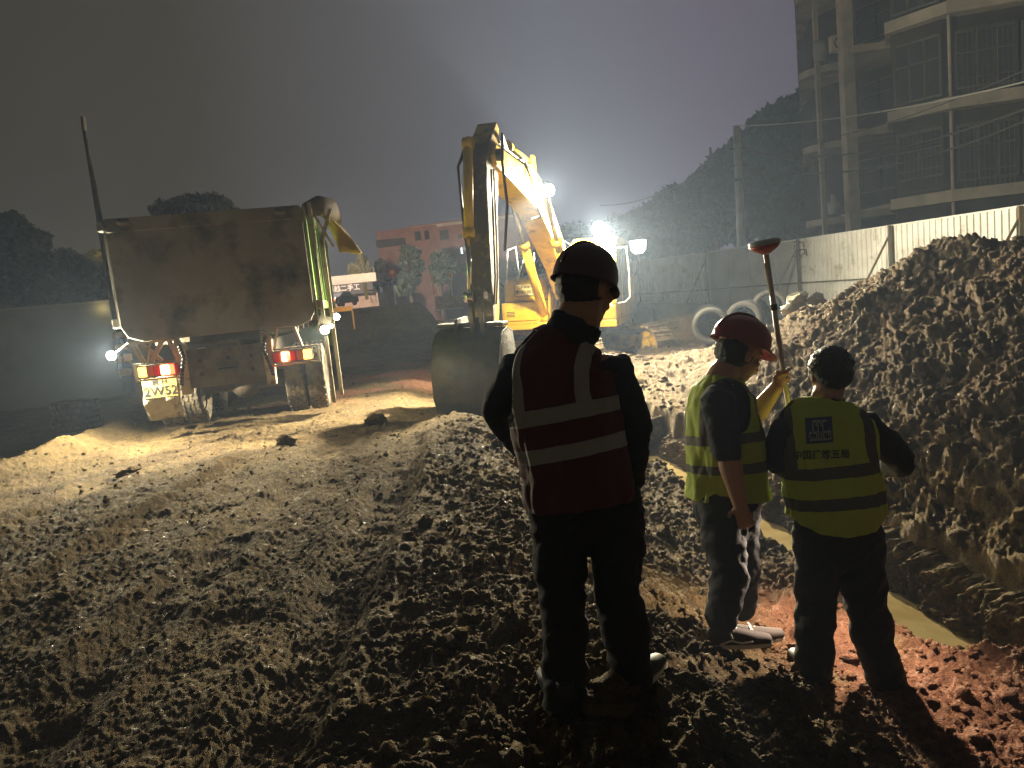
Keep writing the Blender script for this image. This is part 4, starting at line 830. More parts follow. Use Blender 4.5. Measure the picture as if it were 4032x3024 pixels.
MB().box((0, 0, .62), (1.5, 1.3, .35)).build('carbody', M['dark_yellow'], E, bevel=.05); MB().cyl((0, 0, .78), (0, 0, 1.0), .62, 32).build('slewing_ring', M['dark_metal'], E)
pf = MB().box2((-1.35, -2.2, .98), (1.35, 1.35, 1.14)).build('deck', M['yellow'], E, bevel=.02)
MB().prism([(-1.32, -2.1), (1.32, -2.1), (1.2, -2.75), (.6, -3.0), (-.6, -3.0), (-1.2, -2.75)], (0, 0, 1.1), X3, Y3, Z3, 0, 1.0).build('counterweight', M['yellow'], E, bevel=.05)
eh = MB().box2((-1.32, -2.1, 1.15), (1.32, -.55, 2.05)).build('engine_hood', M['yellow'], E, bevel=.05)
MB().box2((-.3, -1.6, 2.05), (.9, -.8, 2.25)).build('hood_cover', M['yellow'], eh, bevel=.03)
MB().tube([(.55, -.9, 2.2), (.55, -.9, 2.72), (.55, -.98, 2.82)], .055, 12).build('exhaust_pipe', M['dark_metal'], eh)
# right hand front box with the registration plate (tank + tool box)
bx = MB().prism([(-.5, 1.15), (1.30, 1.15), (1.33, 1.62), (-.5, 1.62)], (.42, 0, 0), Y3, Z3, X3, 0, .93).build('tool_box', M['yellow'], E, bevel=.03)
b2 = MB().prism([(-.5, 1.63), (1.22, 1.63), (1.16, 2.06), (1.02, 2.16), (-.5, 2.2)], (.43, 0, 0), Y3, Z3, X3, 0, .88).build('fuel_tank', M['yellow'], E, bevel=.06)
MB().prism(rr(.50, 1.20, 1.28, 1.58, .02), (0, 1.335, 0), X3, Z3, Y3, 0, .015).build('box_door', M['yellow'], bx, bevel=.004)
vt = MB(); 
for k in range(4): vt.box((1.12, 1.352, 1.30+.035*k), (.20, .006, .014))
vt.build('vent_slots', M['black'], bx)
MB().box((.9, 1.345, 1.155), (.9, .03, .05)).build('lower_step', M['yellow'], bx)
o0 = np.array([.80, 1.222, 1.90]); nx_ = np.array([-1., 0, 0]); up_ = norm(np.array([0, -.14, 1.]))
pk = MB().box(o0, (.44, .006, .27)).build('registration_plate', mat('pale_plate', (.75, .62, .25), .6), b2)
fr_ = MB()
for dx, dz, sx, sz in ((0, .135, .46, .012), (0, -.135, .46, .012), (.225, 0, .012, .28), (-.225, 0, .012, .28)): fr_.box(o0+np.array([dx, .004, dz]), (sx, .006, sz))
fr_.build('plate_border', M['stripe_k'], pk)
flat_text('•工程机械•', .078, o0+np.array([0, .006, .065]), nx_, Z3, 'plate_characters', M['stripe_k'], pk, None, .002); flat_text('贵H01882', .105, o0+np.array([0, .006, -.05]), nx_, Z3, 'plate_characters', M['stripe_k'], pk, None, .002)
hr = MB()
for pts in ([(1.25, 1.15, 2.0), (1.25, .9, 2.85), (1.25, .2, 2.95), (1.25, .0, 2.15)], [(1.0, 1.1, 2.1), (.86, .6, 2.85)], [(.62, .9, 2.15), (.66, .7, 2.75)]): hr.tube(pts, .018, 8)
hr.build('handrail', M['white_steel'], E)
MB().tube([(.62, .95, 2.12), (.62, .95, 2.20), (.62, .95, 2.34)], [.05, .055, .045], 12).build('filter_bowl', M['white_steel'], E)
mi = MB().tube([(1.3, 1.2, 2.0), (1.55, 1.25, 2.25), (1.55, 1.25, 2.45)], .014, 8).build('mirror_arm', M['dark_metal'], E); MB().box((1.55, 1.27, 2.6), (.18, .03, .30)).build('mirror', M['black'], mi, bevel=.01)
# cab
cab = MB().prism([(-.55, 1.14), (1.35, 1.14), (1.42, 1.42), (1.38, 1.50), (-.55, 1.50)], (-1.36, 0, 0), Y3, Z3, X3, 0, 1.0).build('cab', M['yellow'], E, bevel=.04)
for x in (-1.33, -.40):
    for a, b_, w_ in (((x, 1.36, 1.5), (x, 1.18, 2.82), .07), ((x, -.5, 1.5), (x, -.5, 2.85), .08), ((x, .35, 1.5), (x, .35, 2.85), .06)): MB().beam(a, b_, w_, w_).build('cab_post', M['yellow'], cab)
MB().prism([(0, 0), (.10, 0), (.10, .42), (.06, .44), (.03, .15)], (-1.36, 1.37, 1.5), X3, Z3, Y3, -.03, .03).build('door_corner', M['yellow'], cab)
rf = MB().prism([(-.6, 2.84), (1.22, 2.80), (1.18, 2.92), (.9, 2.99), (-.5, 2.99)], (-1.38, 0, 0), Y3, Z3, X3, 0, 1.04).build('cab_roof', M['yellow'], cab, bevel=.04)
MB().add([(-1.30, 1.37, 1.5), (-.43, 1.37, 1.5), (-.43, 1.19, 2.80), (-1.30, 1.19, 2.80)], [(0, 1, 2, 3)]).build('windscreen', M['glass'], cab)
for x in (-1.345, -.375): MB().add([(x, -.46, 1.5), (x, 1.33, 1.5), (x, 1.18, 2.80), (x, -.46, 2.8)], [(0, 1, 2, 3)]).build('side_window', M['glass'], cab)
MB().box((-.86, .2, 1.65), (.5, .5, .5)).box((-.86, -.1, 2.1), (.48, .14, .6)).build('driver_seat', M['black'], cab, bevel=.05)
MB().tube([(-1.35, 1.25, 2.72), (-1.62, 1.3, 2.72), (-1.66, 1.3, 2.2), (-1.66, 1.3, 1.62), (-1.55, 1.3, 1.52), (-1.38, 1.3, 1.50)], .018, 8).build('grab_rail', M['white_steel'], cab)
MB().tube([(-.45, 1.25, 2.8), (-.22, 1.3, 2.95), (-.20, 1.3, 2.55)], .016, 8).box((-.19, 1.32, 2.66), (.03, .10, .32)).build('inner_mirror', M['white_steel'], cab)
# boom
M['boom'] = M['yellow']
prof = [(.18, 1.72), (.52, 1.62), (1.4, 2.35), (3.35, 3.42), (3.9, 3.55), (6.10, 3.98), (6.22, 4.15), (6.08, 4.33), (4.6, 4.22), (3.65, 4.20), (2.9, 4.02), (.25, 2.10)]
bo_ = MB().prism(prof, (-.24, 0, 0), Y3, Z3, X3, 0, .48).build('boom', M['yellow'], E, bevel=.025)
for a, r_ in (((.34, 3.55, 3.92), .10), ((.42, .35, 1.9), .12), ((.33, 6.06, 4.15), .10)): MB().cyl((-a[0], a[1], a[2]), a, r_, 18).build('boom_pin', M['dark_metal'], bo_)
for x in (-.5, .5): MB().prism([(-.1, 1.1), (.75, 1.1), (.6, 1.75), (.35, 2.05), (.1, 2.0)], (x*.72-.03, 0, 0), Y3, Z3, X3, 0, .06).build('boom_bracket', M['yellow'], E)
def ram(name, a, b, r, parent, fr=.56, x=0):
    a = np.array([x, *a], float); b = np.array([x, *b], float); m_ = a+(b-a)*fr; d = norm(b-a)
    c = MB().cyl(a, m_, r, 18).cyl(m_-d*.10, m_+d*.02, r*1.25, 18).cyl(a-np.array([r*.9, 0, 0]), a+np.array([r*.9, 0, 0]), r*1.3, 14).build(name, M['yellow'], parent, smooth=.6)
    MB().cyl(m_, b, r*.52, 14).cyl(b-np.array([r*.9, 0, 0]), b+np.array([r*.9, 0, 0]), r*1.1, 14).build('rod', M['chrome'], c, smooth=.6)
for x in (-.36, .36): ram('boom_cylinder', (1.15, 1.25), (3.52, 3.90), .10, E, .62, x)
ram('arm_cylinder', (3.25, 4.42), (5.70, 4.60), .085, E, .58)
MB().prism([(3.0, 4.0), (3.55, 4.15), (3.35, 4.55), (3.15, 4.55)], (-.12, 0, 0), Y3, Z3, X3, 0, .04).prism([(3.0, 4.0), (3.55, 4.15), (3.35, 4.55), (3.15, 4.55)], (.08, 0, 0), Y3, Z3, X3, 0, .04).build('cylinder_lug', M['yellow'], bo_)
for x, zo in ((-.17, .06), (-.11, .07), (.12, .06), (.18, .07)):
    MB().tube([(x, .4, 2.3), (x, 1.6, 3.15+zo), (x, 2.9, 4.03+zo), (x, 3.7, 4.22+zo), (x, 4.8, 4.27+zo), (x, 5.7, 4.35+zo)], .022, 8).build('boom_pipe', M['dark_metal' if x < 0 else 'white_steel'], bo_)
for x, y0 in ((-.27, .10), (.27, .10), (-.27, .2), (.27, .22)):
    MB().tube([(x*.6, 5.2, 4.38), (x*1.1, 5.9, 4.30+y0), (x*1.4, 6.25, 4.0), (x*1.45, 6.15, 3.2+y0), (x*1.2, 6.22, 2.6)], .022, 8).build('hydraulic_hose', M['black'], E)
MB().tube([(-.25, 4.4, 4.25), (-.32, 4.2, 3.9), (-.30, 3.9, 3.55), (-.27, 3.5, 3.35), (-.1, 3.6, 3.3)], .025, 8).build('hydraulic_hose', M['black'], E)
# stick
M['stick'] = mat('muddy_yellow_stick', (.50, .31, .03), .5, mud=(.10, .075, .05), mudlo=.38, mudhi=.52, mudscale=1.6, bump=.4, bscale=10)
sprof = [(5.62, 4.64), (5.76, 4.74), (6.02, 4.52), (6.42, 4.10), (6.50, 3.6), (6.55, 1.50), (6.45, 1.34), (6.30, 1.36), (6.20, 1.6), (5.98, 3.2), (5.80, 4.0)]
st = MB().prism(sprof, (-.17, 0, 0), Y3, Z3, X3, 0, .34).build('stick', M['stick'], E, bevel=.02)
ram('bucket_cylinder', (6.48, 4.30), (6.88, 1.90), .08, E, .60, .10)
MB().beam((.13, 6.50, 1.85), (.13, 6.92, 1.92), .06, .12).beam((-.13, 6.50, 1.85), (-.13, 6.92, 1.92), .06, .12).beam((.08, 6.88, 1.92), (.08, 6.82, 1.30), .07, .12).beam((-.08, 6.88, 1.92), (-.08, 6.82, 1.30), .07, .12).build('bucket_linkage', M['mud_metal'], E, bevel=.01)
for x in (-.2, -.24, .21): MB().tube([(x, 6.3, 3.9), (x*1.15, 6.45, 3.0), (x, 6.42, 2.2), (x*.9, 6.5, 1.75)], .016, 8).build('stick_hose', M['white_steel' if x == -.24 else 'black'], E)
# bucket: back of the shell towards the camera
bp_ = [(6.35, 1.32), (6.62, 1.40), (6.88, 1.34), (7.06, 1.15), (7.15, .88), (7.17, .60), (7.14, .30), (7.02, .05), (6.84, -.10), (6.5, -.18)]
bi = [(y-.03 if k else y, z-.03) for k, (y, z) in enumerate(bp_)]
sh = MB(); XW0, XW1 = -.42, .72
for k in range(len(bp_)-1):
    a, b_ = np.array(bp_[k]), np.array(bp_[k+1]); sh.beam((XW0+.62, *a), (XW0+.62, *(b_)), .01, .01)
sh = MB(); V = []
for (y, z), (yi, zi) in zip(bp_, bi): V += [(XW0, y, z), (XW1, y, z), (XW1, yi, zi), (XW0, yi, zi)]
F = []
for k in range(len(bp_)-1):
    for q in range(4): F.append((4*k+q, 4*k+(q+1) % 4, 4*k+4+(q+1) % 4, 4*k+4+q))
F += [(3, 2, 1, 0), tuple(4*(len(bp_)-1)+q for q in range(4))]
sh.add(V, F)
for x in (XW0, XW1-.03): sh.prism(bp_+[(6.15, .1), (6.1, .7)], (x, 0, 0), Y3, Z3, X3, .001, .029)
bk = sh.build('bucket', M['bucket'], E, bevel=.006, smooth=R_(50))
MB().box(((XW0+XW1)/2, 6.68, 1.45), (XW1-XW0-.02, .30, .07)).build('bucket_top_plate', M['bucket'], bk, bevel=.02)
for x in (.0, .30): MB().prism([(6.3, 1.35), (6.95, 1.35), (6.86, 1.55), (6.4, 1.58)], (x-.02+.05, 0, 0), Y3, Z3, X3, 0, .05).build('bucket_ear', M['bucket'], bk)
for k in range(5): 
    x = XW0+.08+k*(XW1-XW0-.16)/4; MB().prism([(-.06, 0), (.06, 0), (.035, -.22), (-.035, -.22)], (x, 6.50, -.02), X3, Z3, Y3, -.04, .03).build('bucket_tooth', M['mud_metal'], bk)
# work lamps
def work_lamp(c, r, energy, aim, spot, parent, spill, nm='work_lamp'):
    c = np.array(c, float); h = MB().cyl(c-np.array([0, .14, 0]), c-np.array([0, .012, 0]), r*.6, 24, r*1.02).beam(c-np.array([0, .05, 0]), c-np.array([0, .05, r*1.9]), .04, .04).build(nm, M['dark_metal'], parent, bevel=.01)
    MB().ell(c, (r, r*.55, r)).build('lamp_lens', M['lens'], h)
    q = EM @ Vector((c+np.array([0, .16, 0])).tolist())
    light('work_lamp_spill', q, spill, (1, .88, .62), .07); light('work_lamp_beam', q, energy, (1, .86, .56), .07, spot=spot, target=Vector(aim), blend=1)
work_lamp((-1.0, 1.14, 3.16), .17, 13000, (3.3, 9.5, 0), 66, E, 3100)
work_lamp((-.50, 3.72, 3.80), .12, 14000, (-2.7, 10.6, 0), 52, E, 1900)
MB().beam((-.24, 3.7, 3.72), (-.50, 3.68, 3.72), .04, .04).build('lamp_bracket', M['dark_metal'], E)
# ---------------------------------------------------------------- people
M['skin'] = mat('skin', (.42, .24, .155), .5, bump=.05)
M['hair'] = mat('black_hair', (.012, .011, .010), .5, bump=.6, bscale=60)
M['navy'] = mat('dark_navy_cloth', (.022, .028, .036), .85, bump=.3, bscale=40)
M['trousers'] = mat('black_trousers', (.013, .013, .015), .85, bump=.3, bscale=40)
M['helmet_red'] = mat('red_helmet_plastic', (.20, .02, .028), .3, coat=.2)
M['helmet_dark'] = mat('dull_red_helmet', (.055, .012, .016), .5)
def remeshed(mb, name, m, parent, origin, voxel, smooth_it=3, wr=0, wf=9.0, cut=None):
    o = mb.build(name, None, None); md = o.modifiers.new('r', 'REMESH'); md.mode = 'VOXEL'; md.voxel_size = voxel
    if smooth_it: s = o.modifiers.new('s', 'SMOOTH'); s.iterations = smooth_it; s.factor = .5
    dg = bpy.context.evaluated_depsgraph_get(); me = bpy.data.meshes.new_from_object(o.evaluated_get(dg)); bpy.data.objects.remove(o)
    V = np.zeros(len(me.vertices)*3); me.vertices.foreach_get('co', V); V = V.reshape(-1, 3)
    if wr:
        Nn = np.zeros(len(me.vertices)*3); me.vertices.foreach_get('normal', Nn); Nn = Nn.reshape(-1, 3)
        w_ = fbm(V[:, 0]*wf+V[:, 2]*2.1, V[:, 2]*wf*.8+V[:, 1]*wf, 3, .5); w_ = w_+.6*(1-2*np.abs(fbm(V[:, 0]*wf*.5+V[:, 1]*4, V[:, 2]*wf*1.3-V[:, 0]*5, 2))); V = V+Nn*(w_*wr)[:, None]
    V = V-np.array(origin, float); me.vertices.foreach_set('co', V.ravel()); me.update(); me.name = name
    if cut is not None:
        bm = bmesh.new(); bm.from_mesh(me)
        for p_, n_ in cut: bmesh.ops.bisect_plane(bm, geom=bm.verts[:]+bm.edges[:]+bm.faces[:], plane_co=(np.array(p_)-np.array(origin)).tolist(), plane_no=n_, clear_outer=True)
        bm.to_mesh(me); bm.free()
    me.materials.append(m); me.shade_smooth()
    o = bpy.data.objects.new(name, me); COL.objects.link(o); o.parent = parent; return o

def frame(fwd, up=(0, 0, 1)):
    f_ = norm(fwd); r_ = norm(np.cross(f_, up)); u_ = np.cross(r_, f_); return r_, f_, u_
def head(mb, c, fwd, s=1.0):
    """face looks along fwd; c is the middle of the skull"""
    r_, f_, u_ = frame(fwd); R3 = np.array([r_, f_, u_]).T; q = lambda x, y, z: c+(r_*x+f_*y+u_*z)*s
    mb.ell(q(0, -.012, .025), np.array([.078, .098, .092])*s, R3, 20, 14)
    mb.ell(q(0, .030, -.035), np.array([.064, .066, .070])*s, R3, 18, 12)
    mb.ell(q(0, .048, -.082), np.array([.042, .042, .030])*s, R3, 14, 10)       # chin
    mb.tube([q(0, .088, .012), q(0, .104, -.018), q(0, .108, -.032)], [.010*s, .013*s, .017*s], 10, rnd=True)
    for e in (-1, 1):
        mb.ell(q(e*.016, .098, -.036), np.array([.010, .010, .008])*s, R3, 10, 8)
        mb.ell(q(e*.032, .076, .030), np.array([.026, .014, .008])*s, R3, 12, 8)  # brow
        mb.ell(q(e*.045, .062, -.02), np.array([.024, .022, .018])*s, R3, 12, 8)  # cheek
        mb.ell(q(e*.080, -.006, -.010), np.array([.009, .020, .032])*s, R3, 12, 8)
    mb.ell(q(0, .090, -.058), np.array([.024, .010, .006])*s, R3, 12, 8); mb.ell(q(0, .088, -.068), np.array([.020, .010, .007])*s, R3, 12, 8)
    return q, R3
def eyes(q, R3, s, parent, origin):
    for e in (-1, 1): MB().ell(q(e*.031, .080, .008), (.011*s, .009*s, .008*s), R3).build('eye', M['eye'], parent, origin, smooth=True)
M['eye'] = mat('eye_white', (.35, .33, .3), .3)
def hand(mb, wrist, d, palm_n, s=1.0, curl=.35, thumb=1, wrap=None):
    """palm along d, palm_n points out of the palm, fingers curl towards palm_n"""
    d = norm(d); pn = norm(np.array(palm_n)-np.dot(palm_n, d)*d); w_ = np.cross(d, pn)*thumb
    mb.tube([wrist-d*.01*s, wrist+d*.035*s, wrist+d*.085*s], [(.021*s, .017*s), (.036*s, .014*s), (.040*s, .012*s)], 14, side=w_, rnd=True)
    for k, (u, L) in enumerate(((.030, .070), (.010, .078), (-.010, .073), (-.029, .058))):
        p_ = wrist+d*.082*s+w_*u*s; dir_ = norm(d+w_*u*1.6); pts = [p_]; c_ = curl*.6
        for seg in (.46, .30, .24):
            dd_ = dir_*math.cos(c_)+pn*math.sin(c_); pts.append(pts[-1]+dd_*L*seg*s); c_ += curl*1.25
        mb.tube(pts, [.0092*s, .0088*s, .0082*s, .0070*s], 10, rnd=True)
    p_ = wrist+d*.022*s+w_*.026*s+pn*.004; a = norm(d*.55+w_*.75+pn*.35)
    mb.tube([p_, p_+a*.034*s, p_+a*.034*s+norm(a+d*.5+pn*curl)*.028*s, p_+a*.034*s+norm(a+d*.5+pn*curl)*.028*s+norm(d+pn*(curl+.2))*.022*s], [.014*s, .0115*s, .0100*s, .0082*s], 10, rnd=True)

def vest(parent, origin, spine, radii, lat, m, arm_lo, arm_hi, armw, name='vest', N_=112, Mh=90, wr=.009, seed=0, armw_r=None, hem=0):
    """spine: points hem to collar; radii (a lateral, b depth) per point; armholes between heights arm_lo..arm_hi (0..1)"""
    sp_ = np.array(spine); ts = np.linspace(0, 1, len(sp_)); t = np.linspace(0, 1, Mh)
    def sm(y):  # smooth interpolation
        y = np.array(y, float); out_ = np.interp(t, ts, y); k = np.ones(7)/7; pad = np.concatenate([[out_[0]]*3, out_, [out_[-1]]*3]); return np.convolve(pad, k, 'valid')
    C_ = np.stack([sm(sp_[:, i]) for i in range(3)], 1); a_ = sm([r[0] for r in radii]); b_ = sm([r[1] for r in radii])
    lat = norm(lat); hs = np.concatenate([[0], np.cumsum(np.linalg.norm(np.diff(C_, axis=0), axis=1))])
    ph = np.linspace(0, 2*math.pi, N_, endpoint=False); V = np.zeros((Mh, N_, 3)); A1 = np.zeros((Mh, N_, 3))
    for j in range(Mh):
        d = norm(C_[min(j+1, Mh-1)]-C_[max(j-1, 0)]); x = norm(lat-np.dot(lat, d)*d); y = np.cross(d, x)   # y = front
        e = .86; cx = np.sign(np.cos(ph))*np.abs(np.cos(ph))**e; cy = np.sign(np.sin(ph))*np.abs(np.sin(ph))**e
        w_ = wr*(fbm(ph*1.9+seed+np.cos(ph), np.full_like(ph, t[j]*5+seed), 3)*1.6+.8*fbm(ph*3.5+t[j]*4, np.full_like(ph, t[j]*2+seed), 2))*(1.5-t[j])
        V[j] = C_[j]+np.outer(cx*(a_[j]+w_), x)+np.outer(cy*(b_[j]+w_), y)
        A1[j, :, 0] = cx*a_[j]; A1[j, :, 1] = hs[j]; A1[j, :, 2] = np.sin(ph)
    F = []
    for j in range(Mh-1):
        tj = (t[j]+t[j+1])/2
        for k in range(N_):
            p_ = ph[k]+math.pi/N_; keep = True
            if tj > arm_lo:
                u = (tj-arm_lo)/(arm_hi-arm_lo); aw = armw if math.cos(p_) < 0 or armw_r is None else armw_r
                if u < 1:
                    half = aw*math.sqrt(max(0, 1-(1-min(u*3.2, 1))**2))
                    if abs(math.cos(p_)) > math.cos(half): keep = False
            if hem and hs[j] < hem*abs(math.cos(p_))**2.2: keep = False
            if keep: F.append((j*N_+k, j*N_+(k+1) % N_, (j+1)*N_+(k+1) % N_, (j+1)*N_+k))
    me = bpy.data.meshes.new(name); me.from_pydata((V.reshape(-1, 3)-np.array(origin, float)).tolist(), [], F)
    at = me.attributes.new('cloth', 'FLOAT_VECTOR', 'POINT'); at.data.foreach_set('vector', A1.reshape(-1).astype(np.float32))
    bm = bmesh.new(); bm.from_mesh(me); bmesh.ops.delete(bm, geom=[v for v in bm.verts if not v.link_faces], context='VERTS')
    for _ in range(4):
        for v in [v for v in bm.verts if v.is_boundary]:
            nb = [e.other_vert(v) for e in v.link_edges if e.is_boundary]
            if len(nb) == 2: v.co = v.co*.5+(nb[0].co+nb[1].co)*.25
    bm.to_mesh(me); bm.free(); me.materials.append(m); me.shade_smooth()
    o = bpy.data.objects.new(name, me); COL.objects.link(o); o.parent = parent; s = o.modifiers.new('t', 'SOLIDIFY'); s.thickness = .006; s.offset = 1
    return o, (C_, a_, b_, hs, t, lat)
def vest_mat(name, base, strip, bands, verts, base2=None, rough=.75, srough=.5, trim=None):
    """bands: height ranges all round; verts: lateral ranges above the height given"""
    m = bpy.data.materials.new(name); m.use_nodes = True; nt = m.node_tree; b = nt.nodes['Principled BSDF']
    at = N(nt, 'ShaderNodeAttribute', attribute_name='cloth'); sp_ = N(nt, 'ShaderNodeSeparateXYZ'); nt.links.new(at.outputs['Vector'], sp_.inputs[0])
    def mth(op, a, c_=None):
        q = N(nt, 'ShaderNodeMath', operation=op)
        for i, z in enumerate((a, c_)):
            if z is None: continue
            if isinstance(z, (int, float)): q.inputs[i].default_value = z
            else: nt.links.new(z, q.inputs[i])
        return q.outputs[0]
    H_, L_ = sp_.outputs[1], sp_.outputs[0]; acc = None
    def orr(x): nonlocal acc; acc = x if acc is None else mth('MAXIMUM', acc, x)
    for lo, hi in bands: orr(mth('MULTIPLY', mth('GREATER_THAN', H_, lo), mth('LESS_THAN', H_, hi)))
    for lo, hi, h0 in verts: orr(mth('MULTIPLY', mth('MULTIPLY', mth('GREATER_THAN', L_, lo), mth('LESS_THAN', L_, hi)), mth('GREATER_THAN', H_, h0)))
    tc = N(nt, 'ShaderNodeTexCoord'); n_ = N(nt, 'ShaderNodeTexNoise'); n_.inputs['Scale'].default_value = 6; nt.links.new(tc.outputs['Object'], n_.inputs['Vector'])
    mx0 = N(nt, 'ShaderNodeMix', data_type='RGBA'); mx0.inputs[6].default_value = (*base, 1); mx0.inputs[7].default_value = (*(base2 or base), 1); nt.links.new(n_.outputs[0], mx0.inputs[0])
    mx = N(nt, 'ShaderNodeMix', data_type='RGBA'); nt.links.new(acc, mx.inputs[0]); nt.links.new(mx0.outputs[2], mx.inputs[6]); mx.inputs[7].default_value = (*strip, 1)
    nt.links.new(mx.outputs[2], b.inputs['Base Color']); b.inputs['Roughness'].default_value = rough
    w_ = N(nt, 'ShaderNodeTexNoise'); w_.inputs['Scale'].default_value = 90; nt.links.new(tc.outputs['Object'], w_.inputs['Vector']); bp = N(nt, 'ShaderNodeBump'); bp.inputs['Strength'].default_value = .25; bp.inputs['Distance'].default_value = .004; nt.links.new(w_.outputs[0], bp.inputs['Height']); nt.links.new(bp.outputs[0], b.inputs['Normal'])
    return m
def helmet(parent, origin, c, fwd, m, s=1.0, brim=.055, tall=1.0):
    r_, f_, u_ = frame(fwd); R3 = np.array([r_, f_, u_]).T; n = 44; V = []
    rings = [(1.0, 0.0), (.995, .2), (.95, .42), (.84, .64), (.66, .82), (.42, .95), (.18, 1.0), (.02, 1.01)]
    out_ = []
    for k in range(n):       # rim with peak
        a = 2*math.pi*k/n; fr_ = max(0, math.sin(a))**2; e = .004+brim*fr_; out_.append((math.cos(a)*(.118+e*.5), math.sin(a)*(.138)+(brim*fr_+.012*math.sin(a)), -.012-.020*fr_))
    V += out_
    for q, z in rings:
        for k in range(n): a = 2*math.pi*k/n; rd = 1+.035*(abs(math.cos(a)) < .12)*(z > .3)*(1-abs(z-.7)); V.append((math.cos(a)*.118*q, math.sin(a)*.138*q, z*.118*rd*tall))
    V = np.array(V)*s@R3.T+c
    F = [(j*n+k, j*n+(k+1) % n, (j+1)*n+(k+1) % n, (j+1)*n+k) for j in range(len(rings)) for k in range(n)]+[tuple(len(rings)*n+k for k in range(n))]
    h = MB().add(V, F).build('hard_hat', m, parent, origin, smooth=True); q = h.modifiers.new('t', 'SOLIDIFY'); q.thickness = .004; q.offset = -1
    MB().tube([c+R3@(np.array([0, math.cos(t)*.141, math.sin(t)*.122*tall])*s) for t in np.linspace(.25, math.pi-.25, 14)], [(.012*s, .006*s)]*14, 8).build('helmet_ridge', m, h, origin, smooth=True)
    return h
def shoe(parent, origin, heel, toe, m, sole, s=1.0, laces=False):
    heel, toe = np.array(heel, float), np.array(toe, float); d = norm(toe-heel); L = np.linalg.norm(toe-heel); sd = norm(np.cross(d, Z3)); q = lambda x, y, z: heel+d*x*L+sd*y+Z3*z*s
    mb = MB(); mb.tube([q(.05, 0, .06), q(.25, 0, .060), q(.5, 0, .052), q(.75, 0, .042), q(.97, 0, .034)], [(.034, .052), (.040, .056), (.042, .044), (.047, .034), (.038, .026)], 16, side=sd, rnd=True)
    mb.tube([q(.14, 0, .06), q(.12, 0, .115)], [(.036, .042), (.034, .040)], 14, side=sd)
    sh = remeshed(mb, 'shoe', m, parent, origin, .006, 3)
    V = []; n = 28
    for z in (.004, .024):
        for k in range(n): a = 2*math.pi*k/n; wd = .043+.010*math.cos(a); V.append(q(.50+.56*math.cos(a), math.sin(a)*wd, z))
    MB().add(V, [tuple(range(n-1, -1, -1)), tuple(range(n, 2*n))]+[(k, (k+1) % n, n+(k+1) % n, n+k) for k in range(n)]).build('sole', sole, sh, origin)
    if laces:
        lc = MB()
        for k in range(5): x = .34+.09*k; zz = .108-.012*k; lc.tube([q(x, -.03, zz-.02), q(x+.02, 0, zz), q(x+.04, .03, zz-.018)], .0045, 6); lc.tube([q(x, .03, zz-.02), q(x+.02, 0, zz+.003), q(x+.04, -.03, zz-.018)], .0045, 6)
        lc.tube([q(.36, 0, .11), q(.42, -.05, .10), q(.5, -.055, .07)], .0045, 6); lc.tube([q(.36, 0, .11), q(.30, .045, .11), q(.34, .06, .07)], .0045, 6)
        lc.build('laces', sole, sh, origin, smooth=True)
        sw_ = MB(); sw_.tube([q(.12, -.046, .035), q(.32, -.047, .055), q(.5, -.049, .040), q(.7, -.048, .045)], .005, 6).tube([q(.12, .046, .035), q(.32, .047, .055), q(.5, .049, .040), q(.7, .048, .045)], .005, 6); sw_.build('side_stripe', sole, sh, origin)
    return sh

# ---- man in the dark red vest, seen from behind
D1 = 2.85
o1 = P(600, 700, 2.82); o1 = np.array([o1[0], o1[1], gz(o1[0], o1[1])])
h1 = thing('person', 'man seen from behind in a dark red vest with pale reflective bands', 'person', o1)
W = lambda x, y, dd=0: P(x, y, D1+dd)
lat1 = norm(np.array([.97, .10, 0])); fwd1 = norm(np.array([-.10, .97, 0]))
hipc = W(582, 500); wa_ = W(573, 452); ch_ = W(564, 400); shc = W(562, 364); nb_ = W(570, 340); nk = W(579, 318)
sL, sR = W(517, 368), W(616, 366); eL, eR = W(496, 408, .10), W(636, 430, .02); wL, wR = W(522, 450, .28), W(633, 484, .14)
hL, hR = W(557, 505), W(615, 503); kL, kR = W(563, 602), W(619, 598, .02); aL, aR = W(566, 718, -.10), W(634, 684, .04)
hc = W(586, 288, .03); f1 = norm(np.array([.72, .60, -.36]))
bd = MB(); q1, R1 = head(bd, hc, f1, 1.16)
bd.tube([W(564, 350, .0), nk, hc-np.array([.01, 0, .04])], [(.105, .080), (.088, .080), (.080, .080)], 16, side=lat1)
bd.tube([hipc, wa_, ch_, shc, nb_], [(.150, .105), (.140, .100), (.165, .105), (.155, .090), (.08, .07)], 20, side=lat1, rnd=True)
for s_, e_, w_, k in ((sL, eL, wL, -1), (sR, eR, wR, 1)):
    bd.tube([shc+(s_-shc)*.6, s_, (s_+e_)/2, e_], [.050, .054, .046, .037], 14, rnd=True); bd.tube([e_, e_+(w_-e_)*.3, w_], [.037, .039, .025], 14, rnd=True)
hand(bd, wR, norm(W(628, 505, .26)-wR), norm(-lat1+fwd1*.3), 1, .55, -1); hand(bd, wL, norm(W(536, 456, .40)-wL), norm(lat1*.3-Z3), 1, .5, 1)
for h_, k_, a_ in ((hL, kL, aL), (hR, kR, aR)): bd.tube([h_, (h_+k_)/2, k_], [.078, .070, .052], 16, rnd=True); bd.tube([k_, k_+(a_-k_)*.35, a_], [.052, .050, .034], 16, rnd=True)
remeshed(bd, 'body', M['skin'], h1, o1, .0075, 2); eyes(q1, R1, 1, h1, o1)
st_ = MB(); st_.tube([hipc+Z3*-.02, wa_, ch_, shc, W(567, 344)], [(.178, .135), (.168, .128), (.190, .126), (.178, .106), (.105, .08)], 22, side=lat1, rnd=True)
